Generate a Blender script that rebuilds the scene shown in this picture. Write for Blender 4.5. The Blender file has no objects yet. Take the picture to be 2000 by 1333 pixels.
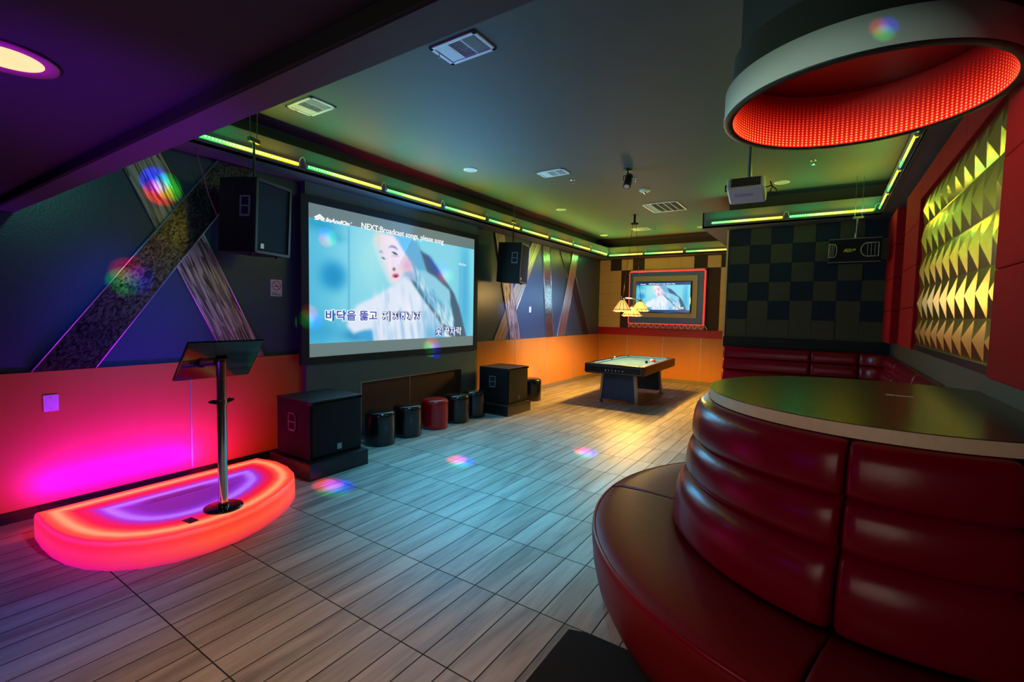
import bpy, bmesh, math, random
import numpy as np
from mathutils import Vector, Matrix
PI = math.pi
random.seed(7)
scene = bpy.context.scene
C = scene.collection

# ------------------------------------------------------------------ helpers
def lin(r, g, b):
    f = lambda c: (c/255/12.92) if c/255 <= 0.04045 else ((c/255+0.055)/1.055)**2.4
    return (f(r), f(g), f(b), 1.0)

class MB:
    """collects shapes into one mesh"""
    def __init__(s): s.bm = bmesh.new()
    def box(s, x0, x1, y0, y1, z0, z1, m=0, M=None):
        x0, x1 = min(x0, x1), max(x0, x1); y0, y1 = min(y0, y1), max(y0, y1); z0, z1 = min(z0, z1), max(z0, z1)
        v = [s.bm.verts.new((x, y, z)) for z in (z0, z1) for y in (y0, y1) for x in (x0, x1)]
        if M is not None:
            for q in v: q.co = M @ q.co
        for f in ((0, 2, 3, 1), (4, 5, 7, 6), (0, 1, 5, 4), (2, 6, 7, 3), (0, 4, 6, 2), (1, 3, 7, 5)):
            s.bm.faces.new([v[i] for i in f]).material_index = m
        return s
    def cyl(s, p, q, r, n=16, r2=None, m=0, caps=True):
        p, q = Vector(p), Vector(q); r2 = r if r2 is None else r2
        d = (q-p).normalized(); a = d.orthogonal().normalized(); b = d.cross(a)
        A = [s.bm.verts.new(p+(a*math.cos(2*PI*i/n)+b*math.sin(2*PI*i/n))*r) for i in range(n)]
        B = [s.bm.verts.new(q+(a*math.cos(2*PI*i/n)+b*math.sin(2*PI*i/n))*r2) for i in range(n)]
        for i in range(n):
            f = s.bm.faces.new((A[i], A[(i+1) % n], B[(i+1) % n], B[i])); f.material_index = m; f.smooth = True
        if caps:
            A = [s.bm.verts.new(v.co) for v in A]; B = [s.bm.verts.new(v.co) for v in B]
            s.bm.faces.new(A[::-1]).material_index = m; s.bm.faces.new(B).material_index = m
        return s
    def tube(s, pts, r, n=8, m=0):
        pts = [Vector(p) for p in pts]; rings = []
        prev = None
        for i, p in enumerate(pts):
            d = (pts[min(i+1, len(pts)-1)]-pts[max(i-1, 0)]).normalized()
            a = d.orthogonal().normalized() if prev is None else (prev-d*prev.dot(d)).normalized()
            prev = a; b = d.cross(a)
            rings.append([s.bm.verts.new(p+(a*math.cos(2*PI*k/n)+b*math.sin(2*PI*k/n))*r) for k in range(n)])
        for R0, R1 in zip(rings, rings[1:]):
            for k in range(n):
                f = s.bm.faces.new((R0[k], R0[(k+1) % n], R1[(k+1) % n], R1[k])); f.smooth = True; f.material_index = m
        s.bm.faces.new(rings[0][::-1]).material_index = m; s.bm.faces.new(rings[-1]).material_index = m
        return s
    def lathe(s, prof, cx=0, cy=0, n=32, a0=0, a1=2*PI, m=0, smooth=True, sx=1, sy=1):
        full = abs(a1-a0-2*PI) < 1e-6; k = n if full else n+1
        rings = [[s.bm.verts.new((cx+r*sx*math.cos(a0+(a1-a0)*i/n), cy+r*sy*math.sin(a0+(a1-a0)*i/n), z)) for i in range(k)] for r, z in prof]
        for R0, R1 in zip(rings, rings[1:]):
            for i in range(n):
                f = s.bm.faces.new((R0[i], R0[(i+1) % k], R1[(i+1) % k], R1[i])); f.smooth = smooth; f.material_index = m
        return s
    def poly(s, pts, m=0):
        f = s.bm.faces.new([s.bm.verts.new(p) for p in pts]); f.material_index = m; return s
    def prism(s, pts, vec, m=0):
        """closed polygon extruded by vec"""
        v = Vector(vec); A = [s.bm.verts.new(p) for p in pts]; B = [s.bm.verts.new(Vector(p)+v) for p in pts]
        n = len(pts)
        s.bm.faces.new(A).material_index = m; s.bm.faces.new(B[::-1]).material_index = m
        for i in range(n):
            s.bm.faces.new((A[i], B[i], B[(i+1) % n], A[(i+1) % n])).material_index = m
        return s

def build(name, mb, mats, parent=None, bevel=0, seg=2, doubles=False, loc=None):
    me = bpy.data.meshes.new(name)
    if doubles: bmesh.ops.remove_doubles(mb.bm, verts=mb.bm.verts, dist=1e-5)
    bmesh.ops.recalc_face_normals(mb.bm, faces=mb.bm.faces)
    mb.bm.to_mesh(me); mb.bm.free()
    for m in (mats if isinstance(mats, (list, tuple)) else [mats]): me.materials.append(m)
    o = bpy.data.objects.new(name, me); C.objects.link(o)
    if parent is not None: o.parent = parent
    if loc is not None: o.location = loc
    if bevel:
        b = o.modifiers.new('bevel', 'BEVEL'); b.width = bevel; b.segments = seg; b.limit_method = 'ANGLE'; b.angle_limit = 0.6
    return o

def tag(o, label, cat, group=None):
    o['label'] = label; o['category'] = cat
    if group: o['group'] = group
    return o
def thing(name, label, cat, loc=(0, 0, 0), rz=0, group=None):
    o = bpy.data.objects.new(name, None); C.objects.link(o); o.empty_display_size = 0.1
    o.location = loc; o.rotation_euler = (0, 0, rz)
    return tag(o, label, cat, group)
def struct(name, mb, m, **k):
    o = build(name, mb, m, **k); o['kind'] = 'structure'; return o
def dup(root, loc=None, rz=None, label=None, group=None):
    r = root.copy(); C.objects.link(r)
    if loc is not None: r.location = loc
    if rz is not None: r.rotation_euler = (0, 0, rz)
    if label: r['label'] = label
    if group: r['group'] = group
    for ch in list(root.children):
        c = ch.copy(); C.objects.link(c); c.parent = r
        for g in list(ch.children):
            d = g.copy(); C.objects.link(d); d.parent = c
    return r

# ------------------------------------------------------------------ materials
class NT:
    def __init__(s, m): s.t = m.node_tree; s.n = s.t.nodes; s.l = s.t.links
    def new(s, typ, **k):
        n = s.n.new(typ)
        for a, v in k.items(): setattr(n, a, v)
        return n
    def link(s, a, b): s.l.new(a, b)
    def math(s, op, a, b=None, c=None):
        n = s.n.new('ShaderNodeMath'); n.operation = op
        for i, v in enumerate((a, b, c)):
            if v is None: continue
            if hasattr(v, 'node'): s.l.new(v, n.inputs[i])
            else: n.inputs[i].default_value = v
        return n.outputs[0]
    def mix(s, f, a, b, blend='MIX'):
        n = s.n.new('ShaderNodeMix'); n.data_type = 'RGBA'; n.blend_type = blend
        for i, v in ((0, f), (6, a), (7, b)):
            if hasattr(v, 'node'): s.l.new(v, n.inputs[i])
            else: n.inputs[i].default_value = v
        return n.outputs[2]

def mat(name, col, rough=0.5, metal=0, emit=None, es=0, noise=0, nscale=20, bump=0, bscale=60, spec=0.5, coat=0, trans=0, sheen=0):
    m = bpy.data.materials.new(name); m.use_nodes = True; t = NT(m)
    b = t.n['Principled BSDF']
    b.inputs['Base Color'].default_value = col; b.inputs['Roughness'].default_value = rough; b.inputs['Metallic'].default_value = metal
    b.inputs['Specular IOR Level'].default_value = spec; b.inputs['Coat Weight'].default_value = coat
    b.inputs['Transmission Weight'].default_value = trans
    if sheen: b.inputs['Sheen Weight'].default_value = sheen
    if emit: b.inputs['Emission Color'].default_value = emit; b.inputs['Emission Strength'].default_value = es
    tc = None
    if noise or bump: tc = t.new('ShaderNodeTexCoord')
    if noise:
        n = t.new('ShaderNodeTexNoise'); n.inputs['Scale'].default_value = nscale; n.inputs['Detail'].default_value = 4
        t.link(tc.outputs['Object'], n.inputs['Vector'])
        r = t.math('MULTIPLY_ADD', n.outputs['Fac'], 2*noise, 1-noise)
        c = t.mix(1.0, col, (1, 1, 1, 1), 'MULTIPLY'); cn = c.node
        g = t.new('ShaderNodeCombineColor')
        for i in range(3): t.link(r, g.inputs[i])
        t.link(g.outputs[0], cn.inputs[7]); t.link(c, b.inputs['Base Color'])
    if bump:
        n = t.new('ShaderNodeTexNoise'); n.inputs['Scale'].default_value = bscale; n.inputs['Detail'].default_value = 5
        t.link(tc.outputs['Object'], n.inputs['Vector'])
        bp = t.new('ShaderNodeBump'); bp.inputs['Strength'].default_value = bump; bp.inputs['Distance'].default_value = 0.01
        t.link(n.outputs['Fac'], bp.inputs['Height']); t.link(bp.outputs[0], b.inputs['Normal'])
    return m

M = {}
M['wall'] = mat('slate_wall_paint', lin(54, 76, 92), 0.30, noise=0.08, nscale=3, bump=0.12, bscale=70)
M['wall_dark'] = mat('dark_wall_paint', lin(62, 58, 48), 0.6, noise=0.08, nscale=3)
M['ceiling'] = mat('charcoal_ceiling_paint', lin(72, 76, 80), 0.72, noise=0.1, nscale=2, bump=0.1, bscale=25)
M['ceiling_low'] = mat('dark_low_ceiling_paint', lin(44, 44, 62), 0.7, noise=0.08, nscale=2)
M['fascia'] = mat('cove_fascia_paint', lin(100, 104, 100), 0.6, noise=0.08, nscale=6)
M['beam'] = mat('beam_paint', lin(78, 66, 92), 0.5)
M['black'] = mat('black_plastic', lin(22, 24, 26), 0.45)
M['black_carpet'] = mat('black_speaker_paint', lin(11, 12, 14), 0.6, spec=.3, bump=0.3, bscale=250)
M['grille'] = mat('black_speaker_grille', lin(20, 24, 28), 0.7, spec=.2, bump=0.5, bscale=500)
M['gloss_black'] = mat('glossy_black', lin(12, 12, 14), 0.08, coat=0.5)
M['black_vinyl'] = mat('black_vinyl', lin(9, 12, 15), 0.22, coat=0.3, bump=0.03, bscale=30)
M['red_vinyl'] = mat('red_vinyl', lin(172, 0, 16), 0.28, coat=0.2, bump=0.03, bscale=30)
M['leather'] = mat('red_booth_leather', lin(130, 0, 30), 0.25, spec=.35, noise=0.1, nscale=5, bump=0.10, bscale=14)
M['leather_seat'] = mat('red_booth_seat_leather', lin(118, 14, 20), 0.42, spec=.2, noise=0.12, nscale=6, bump=0.14, bscale=10)
M['white'] = mat('white_plastic', lin(215, 215, 220), 0.4)
M['white_metal'] = mat('white_painted_metal', lin(215, 215, 220), 0.45)
M['chrome'] = mat('chrome', lin(215, 215, 220), 0.12, 1)
M['steel'] = mat('brushed_steel', lin(150, 155, 160), 0.3, 1)
M['silver_trim'] = mat('silver_trim', lin(190, 190, 190), 0.35, 0.8)
M['base_tile'] = mat('tan_baseboard_tile', lin(120, 108, 84), 0.5, noise=0.12, nscale=8)
M['laminate'] = mat('dark_laminate_top', lin(52, 52, 40), 0.25, noise=0.08, nscale=30)
M['laminate_edge'] = mat('pale_laminate_edge', lin(246, 222, 182), 0.5, noise=0.12, nscale=25)
M['red_band'] = mat('red_paint', lin(170, 10, 28), 0.5)
M['tan_panel'] = mat('tan_panel_paint', lin(170, 165, 135), 0.5)
M['slate_panel'] = mat('slate_panel_paint', lin(62, 108, 180), 0.5)
M['grey_panel'] = mat('grey_screen_board', lin(80, 112, 126), 0.5, noise=0.06, nscale=4)
M['frame_navy'] = mat('screen_frame_velvet', lin(20, 34, 48), 0.7)
M['red_fabric'] = mat('red_woven_fabric', lin(172, 6, 18), 0.85, spec=.2, noise=0.18, nscale=160, bump=0.5, bscale=160)
M['mat'] = mat('black_floor_mat', lin(12, 14, 12), 0.95, noise=0.4, nscale=90, bump=0.5, bscale=300)
M['ring_white'] = mat('ring_lamp_white_band', lin(190, 200, 190), 0.35)
M['cloth_blue'] = mat('blue_billiard_cloth', lin(34, 84, 150), 0.9)
M['rail_blue'] = mat('blue_cushion_cloth', lin(30, 95, 190), 0.8)
M['table_black'] = mat('black_table_frame', lin(26, 24, 26), 0.25)
M['table_side'] = mat('dark_table_side_wood', lin(60, 34, 26), 0.35, noise=0.2, nscale=12)
M['navy_panel'] = mat('navy_pedestal', lin(16, 60, 100), 0.35)
M['bronze'] = mat('dark_bronze', lin(50, 42, 34), 0.4, 0.7)
M['cable'] = mat('pink_grey_cable', lin(150, 80, 90), 0.5)
M['white_cable'] = mat('white_cable', lin(210, 210, 200), 0.5)
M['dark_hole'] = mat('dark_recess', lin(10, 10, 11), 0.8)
M['tile_light'] = mat('light_felt_tile', lin(222, 190, 128), 0.9, noise=0.16, nscale=60, bump=0.3, bscale=90)
M['tile_dark'] = mat('dark_felt_tile', lin(58, 52, 44), 0.9, noise=0.2, nscale=60, bump=0.3, bscale=90)
M['felt_olive'] = mat('olive_felt_tile', lin(70, 68, 46), 0.9, noise=0.25, nscale=50, bump=0.3, bscale=90)
M['felt_navy'] = mat('navy_felt_tile', lin(16, 30, 44), 0.9, noise=0.25, nscale=50, bump=0.3, bscale=90)
M['gold'] = mat('brushed_champagne_metal', lin(205, 178, 104), 0.27, 1, noise=0.1, nscale=6)
M['ledge_metal'] = mat('scuffed_metal_ledge', lin(150, 160, 175), 0.22, 1, noise=0.35, nscale=12)

def emis(name, col, s):
    m = bpy.data.materials.new(name); m.use_nodes = True; t = NT(m); t.n.remove(t.n['Principled BSDF'])
    e = t.new('ShaderNodeEmission'); e.inputs[0].default_value = col; e.inputs[1].default_value = s
    t.link(e.outputs[0], t.n['Material Output'].inputs[0]); return m
def emis_attr(name, s, rough=None, base=.05):
    m = bpy.data.materials.new(name); m.use_nodes = True; t = NT(m)
    b = t.n['Principled BSDF']; b.inputs['Base Color'].default_value = (base, base, base, 1); b.inputs['Roughness'].default_value = rough or 0.6
    a = t.new('ShaderNodeAttribute'); a.attribute_name = 'col'
    t.link(a.outputs['Color'], b.inputs['Emission Color']); b.inputs['Emission Strength'].default_value = s
    return m

def floor_mat():
    m = bpy.data.materials.new('wood_look_floor_tile'); m.use_nodes = True; t = NT(m); b = t.n['Principled BSDF']
    tc = t.new('ShaderNodeTexCoord'); sp = t.new('ShaderNodeSeparateXYZ'); t.link(tc.outputs['Object'], sp.inputs[0])
    px, py = 0.155, 0.6105
    u = t.math('DIVIDE', t.math('ADD', sp.outputs[0], 1.255+px*200), px)
    v = t.math('DIVIDE', t.math('ADD', sp.outputs[1], -1.010+py*200), py)
    fu = t.math('FRACT', u); fv = t.math('FRACT', v); iu = t.math('FLOOR', u); iv = t.math('FLOOR', v)
    du = t.math('MULTIPLY', t.math('MINIMUM', fu, t.math('SUBTRACT', 1, fu)), px)
    dv = t.math('MULTIPLY', t.math('MINIMUM', fv, t.math('SUBTRACT', 1, fv)), py)
    d = t.math('MINIMUM', du, dv)
    grout = t.math('LESS_THAN', d, 0.0034)
    cid = t.new('ShaderNodeCombineXYZ'); t.link(iu, cid.inputs[0]); t.link(iv, cid.inputs[1])
    wn = t.new('ShaderNodeTexWhiteNoise'); wn.noise_dimensions = '2D'; t.link(cid.outputs[0], wn.inputs['Vector'])
    off = t.new('ShaderNodeVectorMath'); off.operation = 'MULTIPLY_ADD'
    t.link(wn.outputs['Color'], off.inputs[0]); off.inputs[1].default_value = (13, 7, 5); 
    sc = t.new('ShaderNodeVectorMath'); sc.operation = 'MULTIPLY'; t.link(tc.outputs['Object'], sc.inputs[0]); sc.inputs[1].default_value = (8, 1.0, 1)
    t.link(sc.outputs[0], off.inputs[2])
    n1 = t.new('ShaderNodeTexNoise'); n1.inputs['Scale'].default_value = 1.0; n1.inputs['Detail'].default_value = 6; n1.inputs['Roughness'].default_value = 0.6
    n1.inputs['Distortion'].default_value = 0.6
    t.link(off.outputs[0], n1.inputs['Vector'])
    sc2 = t.new('ShaderNodeVectorMath'); sc2.operation = 'MULTIPLY'; t.link(off.outputs[0], sc2.inputs[0]); sc2.inputs[1].default_value = (6, 2, 1)
    n2 = t.new('ShaderNodeTexNoise'); n2.inputs['Scale'].default_value = 1.0; n2.inputs['Detail'].default_value = 4; t.link(sc2.outputs[0], n2.inputs['Vector'])
    r = t.new('ShaderNodeValToRGB'); e = r.color_ramp.elements
    e[0].position = 0.30; e[0].color = lin(112, 107, 100); e[1].position = 0.74; e[1].color = lin(192, 182, 168)
    q = e.new(0.46); q.color = lin(152, 142, 129)
    g = t.math('ADD', t.math('MULTIPLY', n1.outputs['Fac'], 0.82), t.math('MULTIPLY', n2.outputs['Fac'], 0.18))
    g = t.math('ADD', g, t.math('MULTIPLY', t.math('SUBTRACT', wn.outputs['Value'], 0.5), 0.10))
    t.link(g, r.inputs[0])
    c = t.mix(grout, r.outputs[0], lin(16, 15, 15)); t.link(c, b.inputs['Base Color'])
    t.link(t.math('MULTIPLY_ADD', grout, 0.4, t.math('MULTIPLY_ADD', g, 0.2, 0.38)), b.inputs['Roughness'])
    bp = t.new('ShaderNodeBump'); bp.inputs['Strength'].default_value = 0.25; bp.inputs['Distance'].default_value = 0.003
    hgt = t.math('ADD', t.math('MULTIPLY', t.math('MINIMUM', t.math('DIVIDE', d, 0.004), 1.0), 1.0), t.math('MULTIPLY', g, 0.25))
    t.link(hgt, bp.inputs['Height']); t.link(bp.outputs[0], b.inputs['Normal'])
    return m
M['floor'] = floor_mat()

def wood_mat(name, c1, c2, rough, axis=2):
    m = bpy.data.materials.new(name); m.use_nodes = True; t = NT(m); b = t.n['Principled BSDF']
    tc = t.new('ShaderNodeTexCoord'); s = t.new('ShaderNodeVectorMath'); s.operation = 'MULTIPLY'
    k = [9, 9, 9]; k[axis] = 0.5; s.inputs[1].default_value = k
    t.link(tc.outputs['Object'], s.inputs[0])
    n = t.new('ShaderNodeTexNoise'); n.inputs['Scale'].default_value = 1; n.inputs['Detail'].default_value = 5; t.link(s.outputs[0], n.inputs['Vector'])
    t.link(t.mix(n.outputs['Fac'], c1, c2), b.inputs['Base Color']); b.inputs['Roughness'].default_value = rough
    return m
M['orange'] = wood_mat('orange_laminate_wainscot', lin(184, 116, 48), lin(194, 126, 54), 0.38)

def streak_mat(name, c1, c2, rough, metal, scale, bump):
    """ribbed or crackled metal bands; streaks run along local X of the band"""
    m = bpy.data.materials.new(name); m.use_nodes = True; t = NT(m); b = t.n['Principled BSDF']
    tc = t.new('ShaderNodeTexCoord'); s = t.new('ShaderNodeVectorMath'); s.operation = 'MULTIPLY'; s.inputs[1].default_value = scale
    t.link(tc.outputs['Object'], s.inputs[0])
    n = t.new('ShaderNodeTexVoronoi'); n.inputs['Scale'].default_value = 1; t.link(s.outputs[0], n.inputs['Vector'])
    sp = t.new('ShaderNodeSeparateColor'); t.link(n.outputs['Color'], sp.inputs[0])
    t.link(t.mix(sp.outputs[0], c1, c2), b.inputs['Base Color'])
    b.inputs['Roughness'].default_value = rough; b.inputs['Metallic'].default_value = metal
    bp = t.new('ShaderNodeBump'); bp.inputs['Strength'].default_value = bump; bp.inputs['Distance'].default_value = 0.008
    t.link(sp.outputs[1], bp.inputs['Height']); t.link(bp.outputs[0], b.inputs['Normal'])
    return m
M['band_bark'] = streak_mat('bark_streaked_band', lin(70, 56, 52), lin(214, 196, 190), 0.35, 0.5, (5, 70, 1), 0.7)
M['band_crackle'] = streak_mat('crackle_mirror_band', lin(40, 40, 44), lin(120, 118, 120), 0.22, 0.8, (45, 75, 1), 0.8)
M['band_glitter'] = streak_mat('glitter_band', lin(70, 56, 50), lin(210, 205, 190), 0.2, 0.9, (90, 90, 1), 1.0)
M['band_rib'] = streak_mat('ribbed_silver_band', lin(150, 130, 110), lin(225, 215, 200), 0.28, 0.85, (0.4, 26, 1), 0.9)
M['band_smoke'] = streak_mat('smoked_band', lin(36, 36, 44), lin(60, 58, 66), 0.3, 0.6, (60, 60, 1), 0.3)

def led_mat(name, flip=False):
    """LED tube: green at one end running to amber, with the diodes showing as dots"""
    m = bpy.data.materials.new(name); m.use_nodes = True; t = NT(m); t.n.remove(t.n['Principled BSDF'])
    tc = t.new('ShaderNodeTexCoord'); sp = t.new('ShaderNodeSeparateXYZ'); t.link(tc.outputs['Object'], sp.inputs[0])
    r = t.new('ShaderNodeValToRGB'); e = r.color_ramp.elements
    e[0].position = 0.0; e[0].color = (0.02, 0.70, 0.09, 1); e[1].position = 1.0; e[1].color = (1.0, 0.48, 0.01, 1)
    q = e.new(0.22); q.color = (0.08, 0.80, 0.09, 1); q = e.new(0.5); q.color = (0.62, 0.85, 0.06, 1); q = e.new(0.75); q.color = (0.95, 0.62, 0.02, 1)
    t.link(sp.outputs[0], r.inputs[0])
    f = t.math('FRACT', t.math('MULTIPLY', sp.outputs[0], 32)); dx = t.math('ABSOLUTE', t.math('SUBTRACT', f, 0.5))
    dot = t.math('MULTIPLY', t.math('LESS_THAN', dx, 0.22), t.math('LESS_THAN', t.math('ABSOLUTE', sp.outputs[2]), 0.007))
    c = t.mix(t.math('MULTIPLY', dot, 0.5), r.outputs[0], (1, 0.95, 0.7, 1))
    em = t.new('ShaderNodeEmission'); t.link(c, em.inputs[0]); em.inputs[1].default_value = LED_S
    t.link(em.outputs[0], t.n['Material Output'].inputs[0]); return m
LED_S = 2.6
M['led'] = led_mat('led_tube_light')

# ------------------------------------------------------------------ camera
cam = bpy.data.cameras.new('camera'); co = bpy.data.objects.new('camera', cam); C.objects.link(co)
cam.sensor_width = 36; cam.sensor_fit = 'HORIZONTAL'; cam.lens = 918.6426/2000*36; cam.clip_start = 0.05
R = Matrix(((0.8324, -0.0499, 0.5519), (0.5539, 0.0403, -0.8316), (0.0193, 0.9979, 0.0612))).to_4x4()
R = R.to_quaternion().to_matrix().to_4x4()
co.matrix_world = Matrix.Translation((0, 0, 1.69)) @ R
scene.camera = co

XL, XR, YF, YB, ZC = -5.14, 0.80, 12.0, -3.2, 3.65
YK, XK = 8.75, -1.44          # checkered block: its face and its left side
ZS, ZT = 3.15, 3.41           # cove shelf underside and lip top

# ------------------------------------------------------------------ the room
struct('floor', MB().box(XL-.1, XR+.1, YB, YF+.1, -0.1, 0), M['floor'])
struct('ceiling', MB().box(XL-.1, XR+.1, 0.91, YF+.1, ZC, ZC+0.1), M['ceiling'])
struct('ceiling_low', MB().box(XL-.1, XR+.1, YB, 0.80, 2.42, 2.6), M['ceiling_low'])
struct('trim_1', MB().box(XL, XR, 0.80, 0.91, 2.37, ZC), M['beam'])
struct('painted_shadow_trim', MB().box(XL, XR, 0.785, 0.80, 2.372, 2.42), M['dark_hole'])  # black strip painted in for the shadow on the beam's near face
struct('wall_left', MB().box(XL-.1, XL, YB, YF+.1, 0, ZC), M['wall'])
struct('wall_far', MB().box(XL, XK, YF, YF+.1, 0, ZC), M['wall_dark'])
struct('wall_block_side', MB().box(XK, XK+.1, YK+.1, YF, 0, ZC), M['wall_dark'])
struct('wall_block_face', MB().box(XK, XR, YK, YK+.1, 0, ZC), M['wall_dark'])
struct('wall_right', MB().box(XR, XR+.1, YB, YK+.1, 0, ZC), M['wall_dark'])
struct('wall_back', MB().box(XL, XR, YB-.1, YB, 0, 2.6), M['wall_dark'])

# cove: shelf with upstanding lip
def cove(name, x0, x1, y0, y1, lip):
    b = MB().box(x0, x1, y0, y1, ZS, ZS+.03)
    lx0, lx1, ly0, ly1 = lip
    b.box(lx0, lx1, ly0, ly1, ZS-.002, ZT)
    struct(name, b, M['fascia'])
cove('trim_2', XL, -4.79, 0.91, YF, (-4.81, -4.79, 0.91, 11.65))
cove('trim_3', -4.79, -1.79, 11.65, YF, (-4.81, -1.79, 11.65, 11.67))
cove('trim_4', -1.79, XK, 8.40, 11.67, (-1.79, -1.77, 8.40, 11.67))
cove('trim_5', XK, 0.58, 8.40, YK, (-1.79, 0.60, 8.40, 8.42))
cove('trim_6', 0.58, XR, 0.91, YK, (0.58, 0.60, 0.91, 8.42))
struct('trim_7', MB().box(XK-.015, XK+.012, YK-.02, YK+.01, 1.20, ZS), M['tile_light'])   # corner bead

# wainscot and baseboards
def strips(b, axis, pos, z0=.11, z1=1.15, at=0):
    for p in pos:
        if axis == 'y': b.box(at, at+.006, p-.006, p+.006, z0, z1, 1)
        else: b.box(p-.006, p+.006, at-.006, at, z0, z1, 1)
b = MB().box(XL, XL+.02, YB, YF, 0.0, 1.15); strips(b, 'y', (-1.0, .5, 2.06, 4.95, 6.6, 7.83, 9.13, 10.45), at=XL+.02)
struct('trim_8', b, [M['orange'], M['silver_trim']])
b = MB().box(XL, XK, YF-.02, YF, 0.0, 1.15); strips(b, 'x', (-5.1, -4.31, -3.38, -2.47), at=YF-.02)
struct('trim_9', b, [M['orange'], M['silver_trim']])
struct('baseboard_left', MB().box(XL+.02, XL+.035, 6.46, YF-.02, 0, 0.10), M['base_tile'], bevel=.003)
struct('baseboard_left_near', MB().box(XL+.02, XL+.035, YB, 3.24, 0, 0.09), M['gloss_black'], bevel=.003)
struct('baseboard_far', MB().box(XL+.02, XK, YF-.035, YF-.02, 0, 0.10), M['base_tile'], bevel=.003)
struct('trim_10', MB().box(XL, XK, YF-.03, YF, 1.15, 1.34), M['red_band'])

# grey board behind the screen, with its low opening
b = MB().box(XL+.02, -5.04, 3.24, 6.46, 0.73, ZS); b.box(XL+.02, -5.04, 3.24, 4.02, 0, 0.73); b.box(XL+.02, -5.04, 6.08, 6.46, 0, 0.73)
b.box(-5.045, -5.035, 4.015, 4.03, 0, .73, 1); b.box(-5.045, -5.035, 6.07, 6.085, 0, .73, 1); b.box(-5.045, -5.035, 6.45, 6.465, 0, .73, 1)
b.box(-5.045, -5.036, 4.02, 6.08, .725, .735, 1)
struct('trim_11', b, [M['grey_panel'], M['silver_trim']])
struct('trim_12', MB().box(-5.12, -5.10, 4.02, 6.08, 0, .73), wood_mat('shaded_recess_wood', lin(74, 52, 48), lin(92, 64, 56), 0.5))  # orange wainscot inside the opening, its shade put into the brown
struct('trim_13', MB().box(-5.10, -5.095, 4.945, 4.957, 0, .73), M['silver_trim'])

# felt tiles of the far wall
T = .3045
b = MB(); rnd = random.Random(3)
zr = [ZS-.02, 2.84, 2.54, 2.24, 1.935, 1.635, 1.34]
for c in range(13):
    x0 = XL+c*T; x1 = min(x0+T, XK)
    if x1-x0 < .03: continue
    for r in range(6):
        if r == 0: dark = c in (1, 3, 8, 10)
        else: dark = c in (2, 9) or (3 <= c <= 8 and False)
        h = .012+rnd.random()*.012
        b.box(x0+.002, x1-.002, YF-h, YF, zr[r+1]+.002, zr[r]-.002, 1 if dark else 0)
struct('trim_14', b, [M['tile_light'], M['tile_dark']])
# felt tiles of the block
b = MB(); zr = [ZS, 2.87, 2.565, 2.26, 1.955, 1.65, 1.35]
zr = zr + [1.21] if False else zr
for c in range(8):
    x0 = -1.40+c*T; x1 = min(x0+T, XR)
    if x1 <= x0: continue
    for r in range(7):
        z1 = zr[r] if r < 7 else 0; z0 = zr[r+1] if r+1 < len(zr) else 1.205
        navy = (c+r) % 2 == 0 if r < 5 else False
        if r == 6: continue
        h = .012+rnd.random()*.012
        b.box(x0+.002, x1-.002, YK-h, YK, z0+.002, z1-.002, 1 if navy else 0)
struct('trim_15', b, [M['felt_olive'], M['felt_navy']])
struct('trim_16', MB().box(XK, XR, YK-.05, YK, 1.19, 1.345), M['dark_hole'])

# ------------------------------------------------------------------ LED bars
LEDRUN = []
def bar(a, bb, label, group, n):
    a, bb = Vector(a), Vector(bb); d = bb-a; L = d.length; rz = math.atan2(d.y, d.x)
    t = thing('led_bar', label, 'light bar', a, rz, group)
    s = MB(); s.cyl((0, 0, 0), (1, 0, 0), .017, 12)
    for v in s.bm.verts: pass
    tube = build('led_tube', s, M['led'], t); tube.scale = (L, 1, 1); tube.location = (0, n*.024, 0)
    h = MB().box(0.01, L-.01, 0, n*.012, -.03, .03).box(-.0, L, 0, n*.03, -.034, -.028)
    build('mounting_channel', h, M['fascia'], t)
    build('end_cap', MB().cyl((-.012, n*.024, 0), (.004, n*.024, 0), .019, 12), M['white_metal'], t)
    build('end_cap', MB().cyl((L-.004, n*.024, 0), (L+.012, n*.024, 0), .019, 12), M['white_metal'], t)
    LEDRUN.append((a, bb, n))
    cb = MB().tube([(L+.01, n*.024, .0), (L+.015, n*.03, .05), (L+.03, n*.03, .075), (L+.05, n*.03, .085), (L+.07, n*.03, .07), (L+.078, n*.03, .03), (L+.08, n*.024, .0)], .0035, 6)
    build('jumper_cable', cb, M['white_cable'], t)
    return t
names_l = ['first green-to-amber LED bar on the left cove, nearest the purple beam', 'second LED bar along the left cove, above the near hanging speaker side of the screen',
 'third LED bar along the left cove, over the left half of the big screen', 'fourth LED bar along the left cove, over the right half of the big screen',
 'fifth LED bar along the left cove, above the right end of the screen', 'sixth LED bar along the left cove, above the farther hanging speaker',
 'seventh LED bar along the left cove, above the ribbed silver band', 'eighth LED bar along the left cove, second from the far corner', 'ninth LED bar along the left cove, ending in the far corner']
yl = [(2.0, 2.99), (3.09, 4.11), (4.2, 5.22), (5.31, 6.3), (6.4, 7.35), (7.44, 8.42), (8.53, 9.51), (9.58, 10.46), (10.55, 11.5)]
ZL = 3.225
for (y0, y1), nm in zip(yl, names_l): bar((-4.79, y0, ZL), (-4.79, y1, ZL), nm, 'LED bars of the ceiling cove', -1)
for (x0, x1), nm in zip([(-4.74, -3.86), (-3.81, -2.89), (-2.82, -1.86)], ['LED bar over the far wall, touching the left corner', 'LED bar over the far wall, above the television frame', 'LED bar over the far wall, ending behind the checkered block']):
    bar((x0, 11.65, ZL-.02), (x1, 11.65, ZL-.02), nm, 'LED bars of the ceiling cove', -1)
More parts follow.
